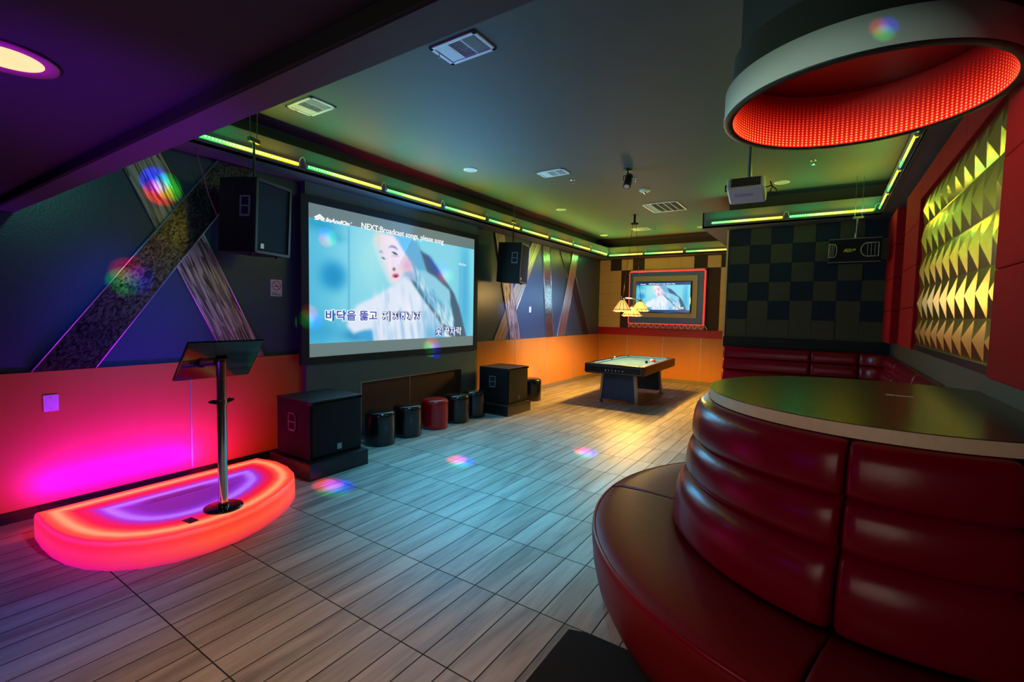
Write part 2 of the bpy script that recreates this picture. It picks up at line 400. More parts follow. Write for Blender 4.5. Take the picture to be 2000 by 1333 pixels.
for (x0, x1), nm in zip([(-1.64, -.62), (-.53, .49)], ['LED bar over the dark checkered tiles, left of the pair', 'LED bar over the dark checkered tiles, above the horizontal speaker']):
    bar((x0, 8.40, ZL), (x1, 8.40, ZL), nm, 'LED bars of the ceiling cove', -1)
for (y0, y1), nm in zip([(8.3, 7.32), (7.22, 6.24), (6.14, 5.16), (5.06, 4.08)], ['right cove LED bar nearest the checkered wall corner', 'right cove LED bar second from the checkered wall corner', 'right cove LED bar third from the checkered wall corner', 'right cove LED bar just under the red ring lamp']):
    bar((.58, y0, ZL), (.58, y1, ZL), nm, 'LED bars of the ceiling cove', -1)
# red tape lying in the cove
def tape(x0, x1, y0, y1, lab):
    tag(build('led_tape', MB().box(x0, x1, y0, y1, ZS+.031, ZS+.037), emis('red_led_tape', (1, .02, .01, 1), RED_S)), lab, 'LED tape', 'red LED tapes lying in the cove')
RED_S = 16
tape(-5.05, -5.03, 3.9, 5.8, 'red LED tape in the left cove above the big screen')
tape(-5.05, -5.03, 8.0, 8.7, 'short red LED tape in the left cove beyond the hanging speaker')
tape(-5.05, -5.03, 10.0, 10.6, 'short red LED tape in the left cove near the far corner')
tape(-4.4, -2.0, 11.86, 11.88, 'red LED tape in the cove of the far wall')
tape(-1.60, -1.58, 8.6, 9.6, 'red LED tape in the cove at the left end of the checkered block')
tape(.70, .72, 5.2, 8.0, 'red LED tape in the right cove')

# ------------------------------------------------------------------ projection screen
def paint(W, H, letter=True):
    """the music video frame: blurred pale figure with light hair against cyan"""
    u, v = np.meshgrid((np.arange(W)+.5)/W, (np.arange(H)+.5)/H)
    img = np.zeros((H, W, 3)); col = lambda r, g, b: np.array([r, g, b], float)
    img[:] = col(128, 212, 232)
    def blur(m, r):
        k = max(1, int(round(r*W))); ker = np.ones(2*k+1)/(2*k+1)
        for _ in range(2):
            m = np.apply_along_axis(lambda a: np.convolve(np.pad(a, k, 'edge'), ker, 'valid'), 1, m)
            m = np.apply_along_axis(lambda a: np.convolve(np.pad(a, k, 'edge'), ker, 'valid'), 0, m)
        return m
    def poly(pts, c, r=.004, op=1.0):
        nonlocal img
        ins = np.zeros(u.shape, bool); n = len(pts)
        for i in range(n):
            x0, y0 = pts[i]; x1, y1 = pts[(i+1) % n]
            if y0 == y1: continue
            cond = ((y0 > v) != (y1 > v)) & (u < (x1-x0)*(v-y0)/(y1-y0)+x0); ins ^= cond
        a = blur(ins.astype(float), r)[..., None]*op
        img = img*(1-a)+col(*c)*a
    def ell(cx, cy, rx, ry, c, op=1.0, p=1.0, ang=0):
        nonlocal img
        ca, sa = math.cos(ang), math.sin(ang); du, dv = u-cx, (v-cy)*.475
        q = ((du*ca+dv*sa)/rx)**2+((-du*sa+dv*ca)/ry)**2
        a = np.exp(-(q**p))[..., None]*op; img = img*(1-a)+col(*c)*a
    ell(.0, .5, .12, .5, (60, 175, 215), .7); ell(.11, .56, .062, .058, (10, 140, 200), .95, 1.5); ell(.05, .97, .09, .03, (20, 150, 190), .8)
    ell(.12, .88, .05, .02, (40, 160, 200), .6); ell(.04, .1, .12, .06, (40, 160, 205), .8); ell(.22, .06, .07, .03, (20, 130, 190), .9)
    ell(.30, .75, .09, .14, (165, 228, 230), .8); ell(.93, .45, .05, .3, (50, 165, 215), .8); ell(.99, .8, .03, .2, (130, 225, 235), .8)
    poly([(.178, .2), (.186, .2), (.186, 1), (.178, 1)], (70, 165, 205), .003, .7)
    poly([(.88, .1), (.886, .1), (.886, .8), (.88, .8)], (60, 150, 200), .003, .7)
    poly([(.482, .617), (.397, .497), (.309, .397), (.227, .329), (.185, .241), (.171, .143), (.206, .067), (.272, .102), (.287, -.02), (.871, -.02), (.835, .093), (.683, .278), (.583, .462), (.517, .609)], (222, 232, 248), .008)
    poly([(.206, .067), (.3, .11), (.32, -.02), (.29, -.02)], (60, 160, 215), .008)
    poly([(.60, .3), (.72, .2), (.78, -.02), (.62, -.02)], (70, 165, 215), .02, .75)
    rr = np.random.RandomState(4)
    for k in range(70):
        cx = .3+rr.rand()*.42; cy = rr.rand()*.42
        ell(cx, cy, .006+rr.rand()*.008, .02+rr.rand()*.05, (150, 195, 232) if rr.rand() < .6 else (240, 240, 250), .5, 1, .15)
    poly([(.339, .995), (.418, 1.003), (.496, .992), (.567, .976), (.598, .884), (.636, .781), (.63, .686), (.568, .684), (.508, .70), (.468, .8), (.44, .9), (.391, .986)], (95, 175, 218), .006)
    poly([(.586, .89), (.642, .848), (.709, .719), (.779, .593), (.838, .48), (.884, .319), (.946, -.018), (.849, -.011), (.833, .215), (.809, .366), (.738, .509), (.644, .632), (.63, .705), (.605, .821)], (62, 92, 118), .004)
    poly([(.62, .86), (.66, .84), (.75, .66), (.70, .66), (.66, .72)], (40, 80, 170), .006, .8)
    poly([(.521, .613), (.557, .582), (.606, .533), (.619, .459), (.671, .359), (.726, .234), (.761, .155), (.841, .092), (.842, -.01), (.783, .034), (.726, .175), (.658, .31), (.594, .438), (.545, .544)], (66, 104, 128), .004)
    poly([(.486, .661), (.544, .68), (.63, .686), (.696, .64), (.737, .588), (.801, .516), (.809, .457), (.81, .346), (.833, .215), (.833, .134), (.796, .195), (.811, .114), (.768, .155), (.733, .254), (.698, .292), (.658, .358), (.619, .459), (.6, .532), (.545, .58), (.509, .625)], (140, 205, 228), .005)
    for k in range(90):
        tt = rr.rand(); cx = .53+.28*tt+rr.randn()*.02; cy = .66-.5*tt+rr.randn()*.04
        ell(cx, cy, .004+rr.rand()*.006, .016+rr.rand()*.02, (235, 245, 250) if rr.rand() < .55 else (80, 160, 205), .6, 1, .5+rr.randn()*.3)
    poly([(.314, .97), (.299, .892), (.324, .775), (.355, .655), (.392, .542), (.43, .494), (.435, .55), (.40, .7), (.365, .821), (.36, .97)], (196, 226, 232), .006)
    poly([(.342, .987), (.418, .985), (.451, .926), (.479, .863), (.526, .758), (.544, .68), (.486, .652), (.458, .568), (.43, .534), (.408, .561), (.376, .684), (.355, .782), (.345, .863)], (236, 220, 232), .005)
    ell(.505, .72, .035, .035, (214, 140, 196), .55, 1.0); ell(.335, .95, .02, .05, (238, 214, 190), .6); ell(.41, .93, .04, .03, (244, 228, 232), .7)
    ell(.53, .62, .03, .02, (170, 160, 215), .6)
    poly([(.385, .862), (.41, .893), (.436, .884), (.45, .85), (.434, .868), (.41, .876)], (120, 110, 150), .003)
    poly([(.335, .818), (.352, .828), (.362, .805), (.352, .812)], (130, 130, 165), .003)
    ell(.429, .822, .017, .005, (25, 50, 90), 1, 2, -.25); ell(.433, .80, .022, .006, (225, 150, 130), .6, 1.5); ell(.363, .762, .011, .004, (40, 100, 130), .9, 2, -.3)
    ell(.424, .672, .009, .008, (120, 70, 110), .9, 1.5); ell(.40, .72, .008, .04, (250, 238, 240), .6)
    ell(.434, .612, .020, .010, (205, 70, 110), .95, 2, .15); ell(.436, .606, .010, .004, (90, 20, 60), .9, 2, .15)
    img += rr.randn(H, W, 1)*2
    return np.clip(img, 0, 255)
def to_lin(a):
    a = a/255.; return np.where(a <= .04045, a/12.92, ((a+.055)/1.055)**2.4)

def picture(name, W, H, o, ux, uz, img, m, parent):
    """flat picture: grid of W x H cells; o = lower left, ux / uz = full width / height vectors"""
    vs = [(o[0]+ux[0]*i/W+uz[0]*j/H, o[1]+ux[1]*i/W+uz[1]*j/H, o[2]+ux[2]*i/W+uz[2]*j/H) for j in range(H+1) for i in range(W+1)]
    fs = [(j*(W+1)+i, j*(W+1)+i+1, (j+1)*(W+1)+i+1, (j+1)*(W+1)+i) for j in range(H) for i in range(W)]
    me = bpy.data.meshes.new(name); me.from_pydata(vs, [], fs)
    P = to_lin(np.pad(img, ((0, 1), (0, 1), (0, 0)), 'edge'))
    A = np.ones(((H+1)*(W+1), 4), np.float32); A[:, :3] = P.reshape(-1, 3)
    at = me.color_attributes.new('col', 'FLOAT_COLOR', 'POINT'); at.data.foreach_set('color', A.ravel())
    me.materials.append(m); ob = bpy.data.objects.new(name, me); C.objects.link(ob); ob.parent = parent; return ob

def text(name, body, loc, size, m, parent, rot=(PI/2, 0, PI/2), width=None, shear=0, offset=0, height=None, ext=.0004):
    c = bpy.data.curves.new(name, 'FONT'); c.body = body; c.size = size; c.shear = shear; c.offset = offset; c.extrude = ext; c.resolution_u = 3
    t = bpy.data.objects.new(name, c); C.objects.link(t); bpy.context.view_layer.update()
    me = bpy.data.meshes.new_from_object(t.evaluated_get(bpy.context.evaluated_depsgraph_get())); C.objects.unlink(t); bpy.data.objects.remove(t)
    ob = bpy.data.objects.new(name, me); C.objects.link(ob); ob.parent = parent; ob.location = loc; ob.rotation_euler = rot
    me.materials.clear(); me.materials.append(m)
    xs = [v.co.x for v in me.vertices]; ys = [v.co.y for v in me.vertices]
    sx = width/(max(xs)-min(xs)) if width else 1; sy = height/(max(ys)-min(ys)) if height else sx
    x0, y0 = min(xs), min(ys)
    for v in me.vertices: v.co.x = (v.co.x-x0)*sx; v.co.y = (v.co.y-y0)*sy
    return ob

SCREEN_S, TV_S = .98, 1.1
M['vid'] = emis_attr('projected_picture', SCREEN_S, .8, .14); M['tvvid'] = emis_attr('television_picture', TV_S)
M['letter'] = mat('letterbox_glow', lin(120, 140, 140), .6, emit=lin(112, 132, 134), es=.75)
M['txt'] = emis('caption_white', (1, 1, 1, 1), 1.0); M['txtblue'] = emis('caption_blue', lin(70, 84, 176), 1.0); M['txtnavy'] = emis('caption_outline', lin(74, 92, 170), .8)

scr = thing('projection_screen', 'large framed projection screen on the left wall showing a pale-haired singer', 'projection screen', (0, 0, 0))
b = MB(); x0, x1 = -5.04, -4.985
b.box(x0, x1, 3.15, 3.25, 1.03, 2.99); b.box(x0, x1, 6.33, 6.42, 1.03, 2.99); b.box(x0, x1, 3.25, 6.33, 1.03, 1.115); b.box(x0, x1, 3.25, 6.33, 2.905, 2.99)
build('frame', b, M['frame_navy'], scr, bevel=.004)
build('letterbox', MB().box(-5.035, -5.003, 3.25, 6.33, 1.115, 2.905), M['letter'], scr)
W_, H_ = 420, 200
img = paint(W_, H_)
picture('video_picture', W_, H_, (-5.0, 3.25, 1.275), (0, 3.07, 0), (0, 0, 1.46), img, M['vid'], scr)
cap = text('caption_text', 'NEXT:Broadcast songs, please song', (-4.997, 3.997, 2.700), .1, M['txt'], scr, width=1.555, height=.100, offset=.0015)
text('logo_text', 'InAndOn', (-4.997, 3.478, 2.722), .1, M['txt'], scr, width=.34, height=.052, shear=.3, offset=.004)
text('logo_text', '\u00ae', (-4.997, 3.83, 2.755), .05, M['txt'], scr, width=.022)
b = MB()
for i in range(3):
    for j in range(3-abs(0)):
        cy, cz = 3.40+(i-j)*.026, 2.752+(2-i-j)*.016+.0
        if i+j > 2 and (i, j) not in ((1, 2), (2, 1)): continue
        b.prism([(-4.998, cy-.023, cz), (-4.998, cy, cz-.014), (-4.998, cy+.023, cz), (-4.998, cy, cz+.014)], (.001, 0, 0))
b.prism([(-4.998, 3.40-.075, 2.722), (-4.998, 3.40-.03, 2.722), (-4.998, 3.40-.052, 2.735)], (.001, 0, 0))
b.prism([(-4.998, 3.40+.03, 2.722), (-4.998, 3.40+.075, 2.722), (-4.998, 3.40+.052, 2.735)], (.001, 0, 0))
build('logo_mark', b, M['txt'], scr)
def lyric(s, y0, y1, z, h, xo, m, off): return text('lyric_text', s, (xo, y0, z), .15, m, scr, width=y1-y0, height=h, offset=off)
lyric('\ubc14\ub2e5\uc744 \ub6ab\uace0', 3.462, 4.268, 1.535, .148, -4.998, M['txt'], .014); lyric('\ubc14\ub2e5\uc744 \ub6ab\uace0', 3.472, 4.258, 1.543, .132, -4.9965, M['txtblue'], .003)
lyric('\uc800 \uc9c0\ud558\uae4c\uc9c0', 4.335, 5.08, 1.531, .142, -4.9985, M['txtnavy'], .017); lyric('\uc800 \uc9c0\ud558\uae4c\uc9c0', 4.343, 5.072, 1.535, .134, -4.9965, M['txt'], .001)
lyric('\uc637 \ub05d\uc790\ub77d', 5.385, 6.018, 1.295, .142, -4.9985, M['txtnavy'], .017); lyric('\uc637 \ub05d\uc790\ub77d', 5.393, 6.010, 1.299, .134, -4.9965, M['txt'], .001)
text('small_text', 'WeChat', (-4.997, 5.925, 2.438), .04, M['txt'], scr, width=.18)

# ------------------------------------------------------------------ television and its framed panel
tvp = thing('television_surround', 'slate and tan wall panel with red-lit edge framing the television', 'wall panel', (0, YF, 0))
build('slate_board', MB().box(-4.25, -2.43, -.15, -.09, 1.47, 2.77), M['slate_panel'], tvp, bevel=.004)
build('backing_box', MB().box(-4.15, -2.53, -.09, 0, 1.57, 2.67), M['dark_hole'], tvp)
build('tan_board', MB().box(-4.15, -2.57, -.175, -.15, 1.63, 2.66), M['tan_panel'], tvp, bevel=.003)
b = MB(); b.box(-4.285, -4.25, -.10, -.03, 1.36, 2.81); b.box(-2.43, -2.395, -.10, -.03, 1.36, 2.81); b.box(-4.285, -2.395, -.10, -.03, 2.775, 2.82)
build('side_molding', b, mat('pale_molding', lin(190, 150, 140), .5), tvp)
b = MB().box(-4.27, -2.41, -.14, -.03, 1.35, 1.46)
k = 0; x = -4.26
while x < -2.44:
    b.prism([(x, -.14, 1.365), (x+.02, -.14, 1.36), (x+.075, -.14, 1.45), (x+.055, -.14, 1.455)], (0, -.012, 0), 1)
    b.prism([(x+.075, -.14, 1.45), (x+.095, -.14, 1.455), (x+.15, -.14, 1.365), (x+.13, -.14, 1.36)], (0, -.012, 0), 1); x += .15
build('zigzag_molding', b, [mat('rose_molding', lin(170, 70, 70), .5), mat('pale_zigzag', lin(220, 190, 180), .5)], tvp)
b = MB(); e_ = emis('red_edge_led', (1, .015, .01, 1), 7.0)
b.box(-4.262, -4.252, -.125, -.115, 1.47, 2.77); b.box(-2.428, -2.418, -.125, -.115, 1.47, 2.77); b.box(-4.25, -2.43, -.125, -.115, 2.772, 2.782); b.box(-4.25, -2.43, -.13, -.12, 1.462, 1.47)
build('red_led_strip', b, e_, tvp)
tv = thing('television', 'flat television on the far wall showing the same singer', 'television', (0, YF-.175, 0))
build('housing', MB().box(-4.05, -2.70, -.07, -.02, 1.745, 2.515), M['gloss_black'], tv, bevel=.006)
build('wall_bracket', MB().box(-3.6, -3.15, -.02, 0, 1.95, 2.3), M['black'], tv)
b = MB().box(-4.035, -2.715, -.072, -.070, 2.43, 2.50); b.box(-4.035, -2.715, -.072, -.070, 1.76, 1.82)
build('screen_border', b, mat('television_letterbox', lin(10, 40, 90), .3, emit=lin(18, 70, 140), es=.8), tv)
picture('video_picture', 200, 96, (-4.035, -.0725, 1.82), (1.32, 0, 0), (0, 0, .61), paint(200, 96), M['tvvid'], tv)
text('caption_text', 'NEXT:Broadcast songs, please song', (-3.72, -.074, 2.44), .05, M['txt'], tv, rot=(PI/2, 0, 0), width=.64, height=.034, offset=.003)
text('logo_text', 'InAndOn', (-3.93, -.074, 2.445), .05, M['txt'], tv, rot=(PI/2, 0, 0), width=.14, height=.02, offset=.004)
text('lyric_text', '\uc637 \ub05d\uc790\ub77d', (-3.12, -.074, 1.835), .05, M['txt'], tv, rot=(PI/2, 0, 0), width=.27, height=.06, offset=.002)
# ------------------------------------------------------------------ decorative bands on the left wall
def band(name, top0, top1, bot0, bot1, m, label, edges=True, lift=.012):
    """slanted band of the wall between two heights; corners given as (y, z)"""
    t = (Vector((top0[0], top0[1]))+Vector((top1[0], top1[1])))/2; bt = (Vector((bot0[0], bot0[1]))+Vector((bot1[0], bot1[1])))/2
    d = (t-bt); L = d.length; ang = math.atan2(d.y, d.x)
    o = thing(name, label, 'wall decoration', (XL, bt.x, bt.y), 0, 'slanted decorative bands on the left wall')
    # local frame: X along the band, Y across, Z out of the wall
    Mx = Matrix(((0, 0, 1, 0), (math.cos(ang), -math.sin(ang), 0, 0), (math.sin(ang), math.cos(ang), 0, 0), (0, 0, 0, 1)))
    Mi = Mx.inverted()
    P = [Mi @ Vector((0, p[0]-bt.x, p[1]-bt.y)) for p in (bot0, bot1, top1, top0)]
    pan = build('panel', MB().prism([(p.x, p.y, .001) for p in P], (0, 0, lift)), m, o); pan.matrix_local = Mx
    if edges:
        e = MB()
        for a, c in ((P[0], P[3]), (P[1], P[2])): e.tube([(a.x, a.y, lift), (c.x, c.y, lift)], .006, 6)
        ed = build('edge_trim', e, M['silver_trim'], o); ed.matrix_local = Mx
    return o
band('decorative_band', (1.46, 3.14), (1.86, 3.14), (2.40, 1.155), (2.79, 1.155), M['band_bark'], 'wide bark-streaked band of the near X, falling to the right behind the music stand')
band('decorative_band', (2.34, 3.14), (2.70, 3.14), (.96, 1.155), (1.35, 1.155), M['band_crackle'], 'wide dark crackled mirror band of the near X, rising behind the hanging speaker', lift=.03)
band('decorative_band', (7.08, 3.14), (7.41, 3.14), (7.66, 1.155), (8.02, 1.155), M['band_bark'], 'bark-streaked band behind the farther hanging speaker, falling to the right', lift=.02)
band('decorative_band', (8.40, 3.14), (8.79, 3.14), (7.10, 1.155), (7.47, 1.155), M['band_rib'], 'ribbed silver band crossing behind the farther hanging speaker')
band('decorative_band', (8.85, 3.14), (9.16, 3.14), (9.09, 1.155), (9.42, 1.155), M['band_glitter'], 'nearly upright glittering band right of the small switch plate')
band('decorative_band', (9.64, 3.13), (10.14, 3.13), (11.04, 1.155), (11.37, 1.155), M['band_smoke'], 'smoky dark band falling toward the far corner')
band('decorative_band', (10.27, 3.13), (10.60, 3.13), (9.62, 1.155), (9.95, 1.155), M['band_rib'], 'ribbed silver band rising toward the far corner', lift=.02)
# small wall plates
p = thing('blank_wall_plate', 'white blank two-screw plate on the magenta-lit wall left of the stage', 'wall plate', (XL+.02, 1.065, .895))
build('plate', MB().box(0, .007, -.046, .046, -.066, .066), M['white'], p, bevel=.003)
for s in (-1, 1): build('screw', MB().cyl((.007, 0, s*.043), (.009, 0, s*.043), .004, 10), M['steel'], p)
p = thing('no_smoking_sign', 'small white no smoking sign between near speaker and screen', 'sign', (XL, 2.945, 1.91))
build('board', MB().box(0, .004, -.066, .066, -.093, .093), M['white'], p, bevel=.002)
rp = mat('sign_red', lin(200, 20, 30), .5)
b = MB()
n = 32
for i in range(n):
    a0, a1 = 2*PI*i/n, 2*PI*(i+1)/n
    b.poly([(.0046, r*math.cos(a), .025+r*math.sin(a)) for r, a in ((.045, a0), (.053, a0), (.053, a1), (.045, a1))])
b.poly([(.0052, -.034, .063), (-.0+.0052, -.028, .068), (.0052, .037, -.012), (.0052, .031, -.018)])
build('red_ring', b, rp, p)
b = MB().box(.0044, .0048, -.032, .02, .015, .023).box(.0044, .0048, .022, .032, .015, .023)
b.tube([(.0048, .02, .028), (.0048, .026, .035), (.0048, .018, .042), (.0048, .026, .048)], .0018, 5)
build('cigarette_symbol', b, M['black'], p)
text('sign_text', 'NO SMOKING', (.0046, -.052, -.062), .02, M['black'], p, width=.06, height=.010, offset=.01)
text('sign_text', 'PLEASE DO NOT SMOKE', (.0046, -.052, -.080), .02, M['black'], p, width=.104, height=.010, offset=.01)
p = thing('switch_plate', 'small pale switch plate on the far part of the slate wall', 'switch', (XL, 8.40, 1.75))
build('plate', MB().box(0, .008, -.038, .038, -.06, .06), M['white'], p, bevel=.003)
build('toggle', MB().box(.008, .018, -.006, .006, -.012, .012), M['white'], p)
p = thing('socket_box', 'white outlined socket plate at the corner of the red band', 'socket', (-1.75, YF-.03, 1.27))
b = MB().box(-.20, -.185, -.012, 0, -.10, .10).box(-.20, .0, -.012, 0, .085, .10).box(-.20, .0, -.012, 0, -.10, -.085)
build('conduit', b, M['white'], p); build('plate', MB().box(-.12, .0, -.018, 0, -.06, .06), M['tan_panel'], p, bevel=.003)

# ------------------------------------------------------------------ speakers
def handle_cup(name, parent, w, h, M4, col):
    """rectangular recessed grip, local X right, Y up, Z outward"""
    b = MB(); t_ = .014
    b.box(-w/2, w/2, h/2-t_, h/2, 0, .006); b.box(-w/2, w/2, -h/2, -h/2+t_*1.4, 0, .006); b.box(-w/2, -w/2+t_, -h/2, h/2, 0, .006); b.box(w/2-t_, w/2, -h/2, h/2, 0, .006)
    b.box(-w/2+t_, w/2-t_, -.006, .006, 0, .008)
    b.box(-w/2+t_, w/2-t_, -h/2+t_, h/2-t_, -.001, .001, 1)
    o = build(name, b, [col, M['dark_hole']], parent); o.matrix_local = M4; return o
M['handle'] = mat('grey_handle_plastic', lin(110, 112, 118), .45)
def side_matrix(x, y, z):  # on a side facing -Y
    return Matrix.Translation((x, y, z)) @ Matrix.Rotation(PI/2, 4, 'X')
def hang_speaker(loc, rz, tilt, label, rodtop):
    """grille faces local +X, handle side faces local -Y; origin at the cabinet middle"""
    t = thing('hanging_speaker', label, 'speaker', loc, rz, 'wedge-backed speakers hung from the ceiling')
    T_ = Matrix.Rotation(tilt, 4, 'Y'); w, h = .235, .345
    b = MB(); prof = [(.20, -w), (.20, w), (-.02, w), (-.22, w*.88), (-.22, -w*.88), (-.02, -w)]
    b.prism([(x, y, -h) for x, y in prof], (0, 0, 2*h)); o = build('cabinet', b, M['black_carpet'], t, bevel=.008); o.matrix_local = T_
    b = MB().box(.20, .212, -w+.03, w-.03, -h+.035, h-.035); g = build('grille', b, M['grille'], t, bevel=.003); g.matrix_local = T_
    b = MB().box(.20, .222, -w, -w+.03, -h, h).box(.20, .222, w-.03, w, -h, h).box(.20, .222, -w, w, h-.03, h).box(.20, .222, -w, w, -h, -h+.03)
    g = build('front_rim', b, M['black'], t, bevel=.004); g.matrix_local = T_
    b = MB().box(.212, .215, -.155, -.115, -h+.05, -h+.095); g = build('badge', b, M['silver_trim'], t); g.matrix_local = T_
    g = handle_cup('side_handle', t, .11, .19, side_matrix(.10, -w-.001, .06), M['handle']); g.matrix_local = T_ @ side_matrix(.105, -w-.002, .08)
    for k in (-1, 1):
        f = build('foot', MB().cyl((.12, k*.17, -h), (.12, k*.17, -h-.018), .018, 10), M['black'], t); f.matrix_local = T_
    zt = rodtop-loc[2]
    build('hanging_rod', MB().cyl((.0, 0, h-.02), (.0, 0, zt-.34), .012, 10), M['black'], t)
    build('eye_plate', MB().box(-.03, .03, -.03, .03, h-.01, h+.02), M['black'], t)
    for k in (-1, 1): build('suspension_cable', MB().cyl((0, k*.04, zt-.34), (0, k*.05, zt), .003, 6), M['steel'], t)
    build('hanging_bracket', MB().box(-.02, .02, -.06, .06, zt-.37, zt-.33), M['black'], t)
    return t
hang_speaker((-4.69, 2.48, 2.55), .35, .05, 'black hanging speaker above the music stand, nearest the beam', ZC)
hang_speaker((-4.705, 7.07, 2.56), .27, .05, 'black hanging speaker beyond the right end of the screen', ZC)

def sub(loc, label):
    """subwoofer: grille faces +X, handle on -Y side; origin on the floor at its middle"""
    t = thing('subwoofer', label, 'speaker', loc, 0, 'subwoofers on plinths')
    hx, hy, z0, z1 = .30, .31, .17, .76
    build('cabinet', MB().box(-hx, hx-.02, -hy, hy, z0, z1), M['black_carpet'], t, bevel=.008)
    build('lid', MB().box(-hx-.005, hx+.0, -hy-.005, hy+.005, z1-.004, z1+.008), M['black'], t, bevel=.004)
    build('grille', MB().box(hx-.02, hx-.005, -hy+.02, hy-.02, z0+.03, z1-.03), M['grille'], t, bevel=.003)
    build('badge', MB().box(hx-.005, hx-.001, -.01, .045, z0+.06, z0+.12).box(hx-.001, hx, 0, .035, z0+.07, z0+.11), M['steel'], t)
    h = handle_cup('side_handle', t, .13, .19, side_matrix(-.02, -hy-.002, .53), M['handle'])
    for x, y in ((hx-.02, -hy), (hx-.02, hy)): build('corner_guard', MB().box(x-.025, x+.022, y-.004 if y < 0 else y-.02, y+.02 if y < 0 else y+.004, z1-.03, z1-.002), M['black'], t)
    return t
def plinth(x0, x1, y0, y1, label):
    t = thing('speaker_plinth', label, 'plinth', ((x0+x1)/2, (y0+y1)/2, 0), 0, 'black speaker plinths'); hx, hy = (x1-x0)/2, (y1-y0)/2
    build('top_board', MB().box(-hx, hx, -hy, hy, .158, .17), M['black'], t, bevel=.003)
    build('skirt', MB().box(-hx, hx, -hy, hy, 0, .157), M['table_black'], t, bevel=.003)
    return t
plinth(-4.80, -4.09, 2.66, 3.36, 'black plinth under the subwoofer beside the glowing stage')
sub((-4.46, 3.03, 0), 'large black subwoofer beside the glowing stage, left under the screen')
plinth(-4.86, -4.18, 6.22, 6.92, 'black plinth under the subwoofer near the orange wall')
sub((-4.54, 6.62, 0), 'large black subwoofer right of the screen, near the orange wall')

# horizontal speaker by the checkered wall
t = thing('horizontal_speaker', 'wide black two-handled speaker hanging before the dark checkered tiles', 'speaker', (.27, 8.10, 2.63))
build('cabinet', MB().box(-.28, .31, -.1, .17, -.165, .16), M['black_carpet'], t, bevel=.012)
build('front_edge', MB().box(-.28, .31, -.106, -.1, .15, .162), M['handle'], t, bevel=.002)
build('front_edge', MB().box(-.28, .31, -.106, -.1, -.168, -.156), M['handle'], t, bevel=.002)
def port(cx, w, flip):
    b = MB(); n = 10; P = []
    for i in range(n+1):
        a = -PI/2+PI*i/n; P.append((cx+flip*(w*.25+w*.45*math.cos(a)), .09*math.sin(a)))
    P = [(cx-flip*w*.5, -.09)]+P+[(cx-flip*w*.5, .09)]
    for i in range(len(P)):
        a, c = P[i], P[(i+1) % len(P)]; b.tube([(a[0], -.108, a[1]), (c[0], -.108, c[1])], .006, 6)
    for k in (-.25, 0, .25): b.tube([(cx+k*w, -.106, -.08), (cx+k*w, -.106, .08)], .003, 5)
    return build('port_grille', b, mat('pale_port_trim', lin(190, 190, 150), .4), t)
port(-.235, .075, 1); port(.20, .16, -1)
text('badge_text', 'BMB', (-.11, -.107, -.025), .05, mat('badge_yellow', lin(225, 215, 60), .4), t, rot=(PI/2, 0, 0), width=.14, height=.045, shear=.4, offset=.01)
build('hanging_rod', MB().cyl((.03, 0, .16), (.03, 0, .24), .022, 10).cyl((.03, 0, .23), (.035, 0, .45), .010, 10), M['steel'], t)
for k in (0, .08): build('suspension_cable', MB().cyl((k, 0, .45), (k, 0, ZC-2.63), .003, 6), M['steel'], t)
build('hanging_bracket', MB().box(-.02, .1, -.015, .015, .44, .47), M['steel'], t)
build('signal_cable', MB().tube([(.05, .0, .45), (.05, 0, .35), (.07, 0, .25), (.10, 0, .16)], .004, 6), M['black'], t)
# loose cable
tag(build('hanging_cable', MB().tube([(-4.9, 2.06, 3.16), (-4.9, 2.08, 3.05), (-4.9, 2.12, 2.9), (-4.9, 2.16, 2.74), (-4.9, 2.23, 2.56), (-4.82, 2.36, 2.46)], .005, 8), M['cable']), 'thin pinkish cable sagging from the cove to the nearest hanging speaker', 'cable')
# ------------------------------------------------------------------ ottomans
def ottoman(x, y, m, label, first=None):
    r, h = .19, .42
    t = thing('ottoman', label, 'ottoman', (x, y, 0), random.random()*6, 'round vinyl ottomans along the left wall')
    prof = [(0, .0), (r-.015, .0), (r, .012)]+[(r, .06), (r+.003, .2), (r, h-.06)]
    prof += [(r-.045+.045*math.cos(a), h-.045+.045*math.sin(a)) for a in [k*PI/10 for k in range(1, 6)]]+[(r-.08, h+.004), (0, h+.008)]
    build('body', MB().lathe(prof, n=40), m, t, doubles=True)
    b = MB(); b.lathe([(r-.002, h-.05), (r+.004, h-.047), (r-.002, h-.044)], n=40); build('seam', b, m, t)
    for a in (0.0, 1.9, 3.9): build('glide', MB().cyl((.15*math.cos(a), .15*math.sin(a), 0), (.15*math.cos(a), .15*math.sin(a), -.0001+.004), .012, 8), M['steel'], t)
    return t
ottoman(-4.62, 3.98, M['black_vinyl'], 'black round ottoman touching the nearer subwoofer')
ottoman(-4.64, 4.47, M['black_vinyl'], 'black round ottoman just left of the red one')
ottoman(-4.64, 5.01, M['red_vinyl'], 'red round ottoman, the only red one in the row')
ottoman(-4.64, 5.50, M['black_vinyl'], 'black round ottoman just right of the red one')
ottoman(-4.66, 5.94, M['black_vinyl'], 'black round ottoman touching the farther subwoofer plinth')
ottoman(-4.68, 7.76, M['black_vinyl'], 'black round ottoman beyond the farther subwoofer, against the orange wall')

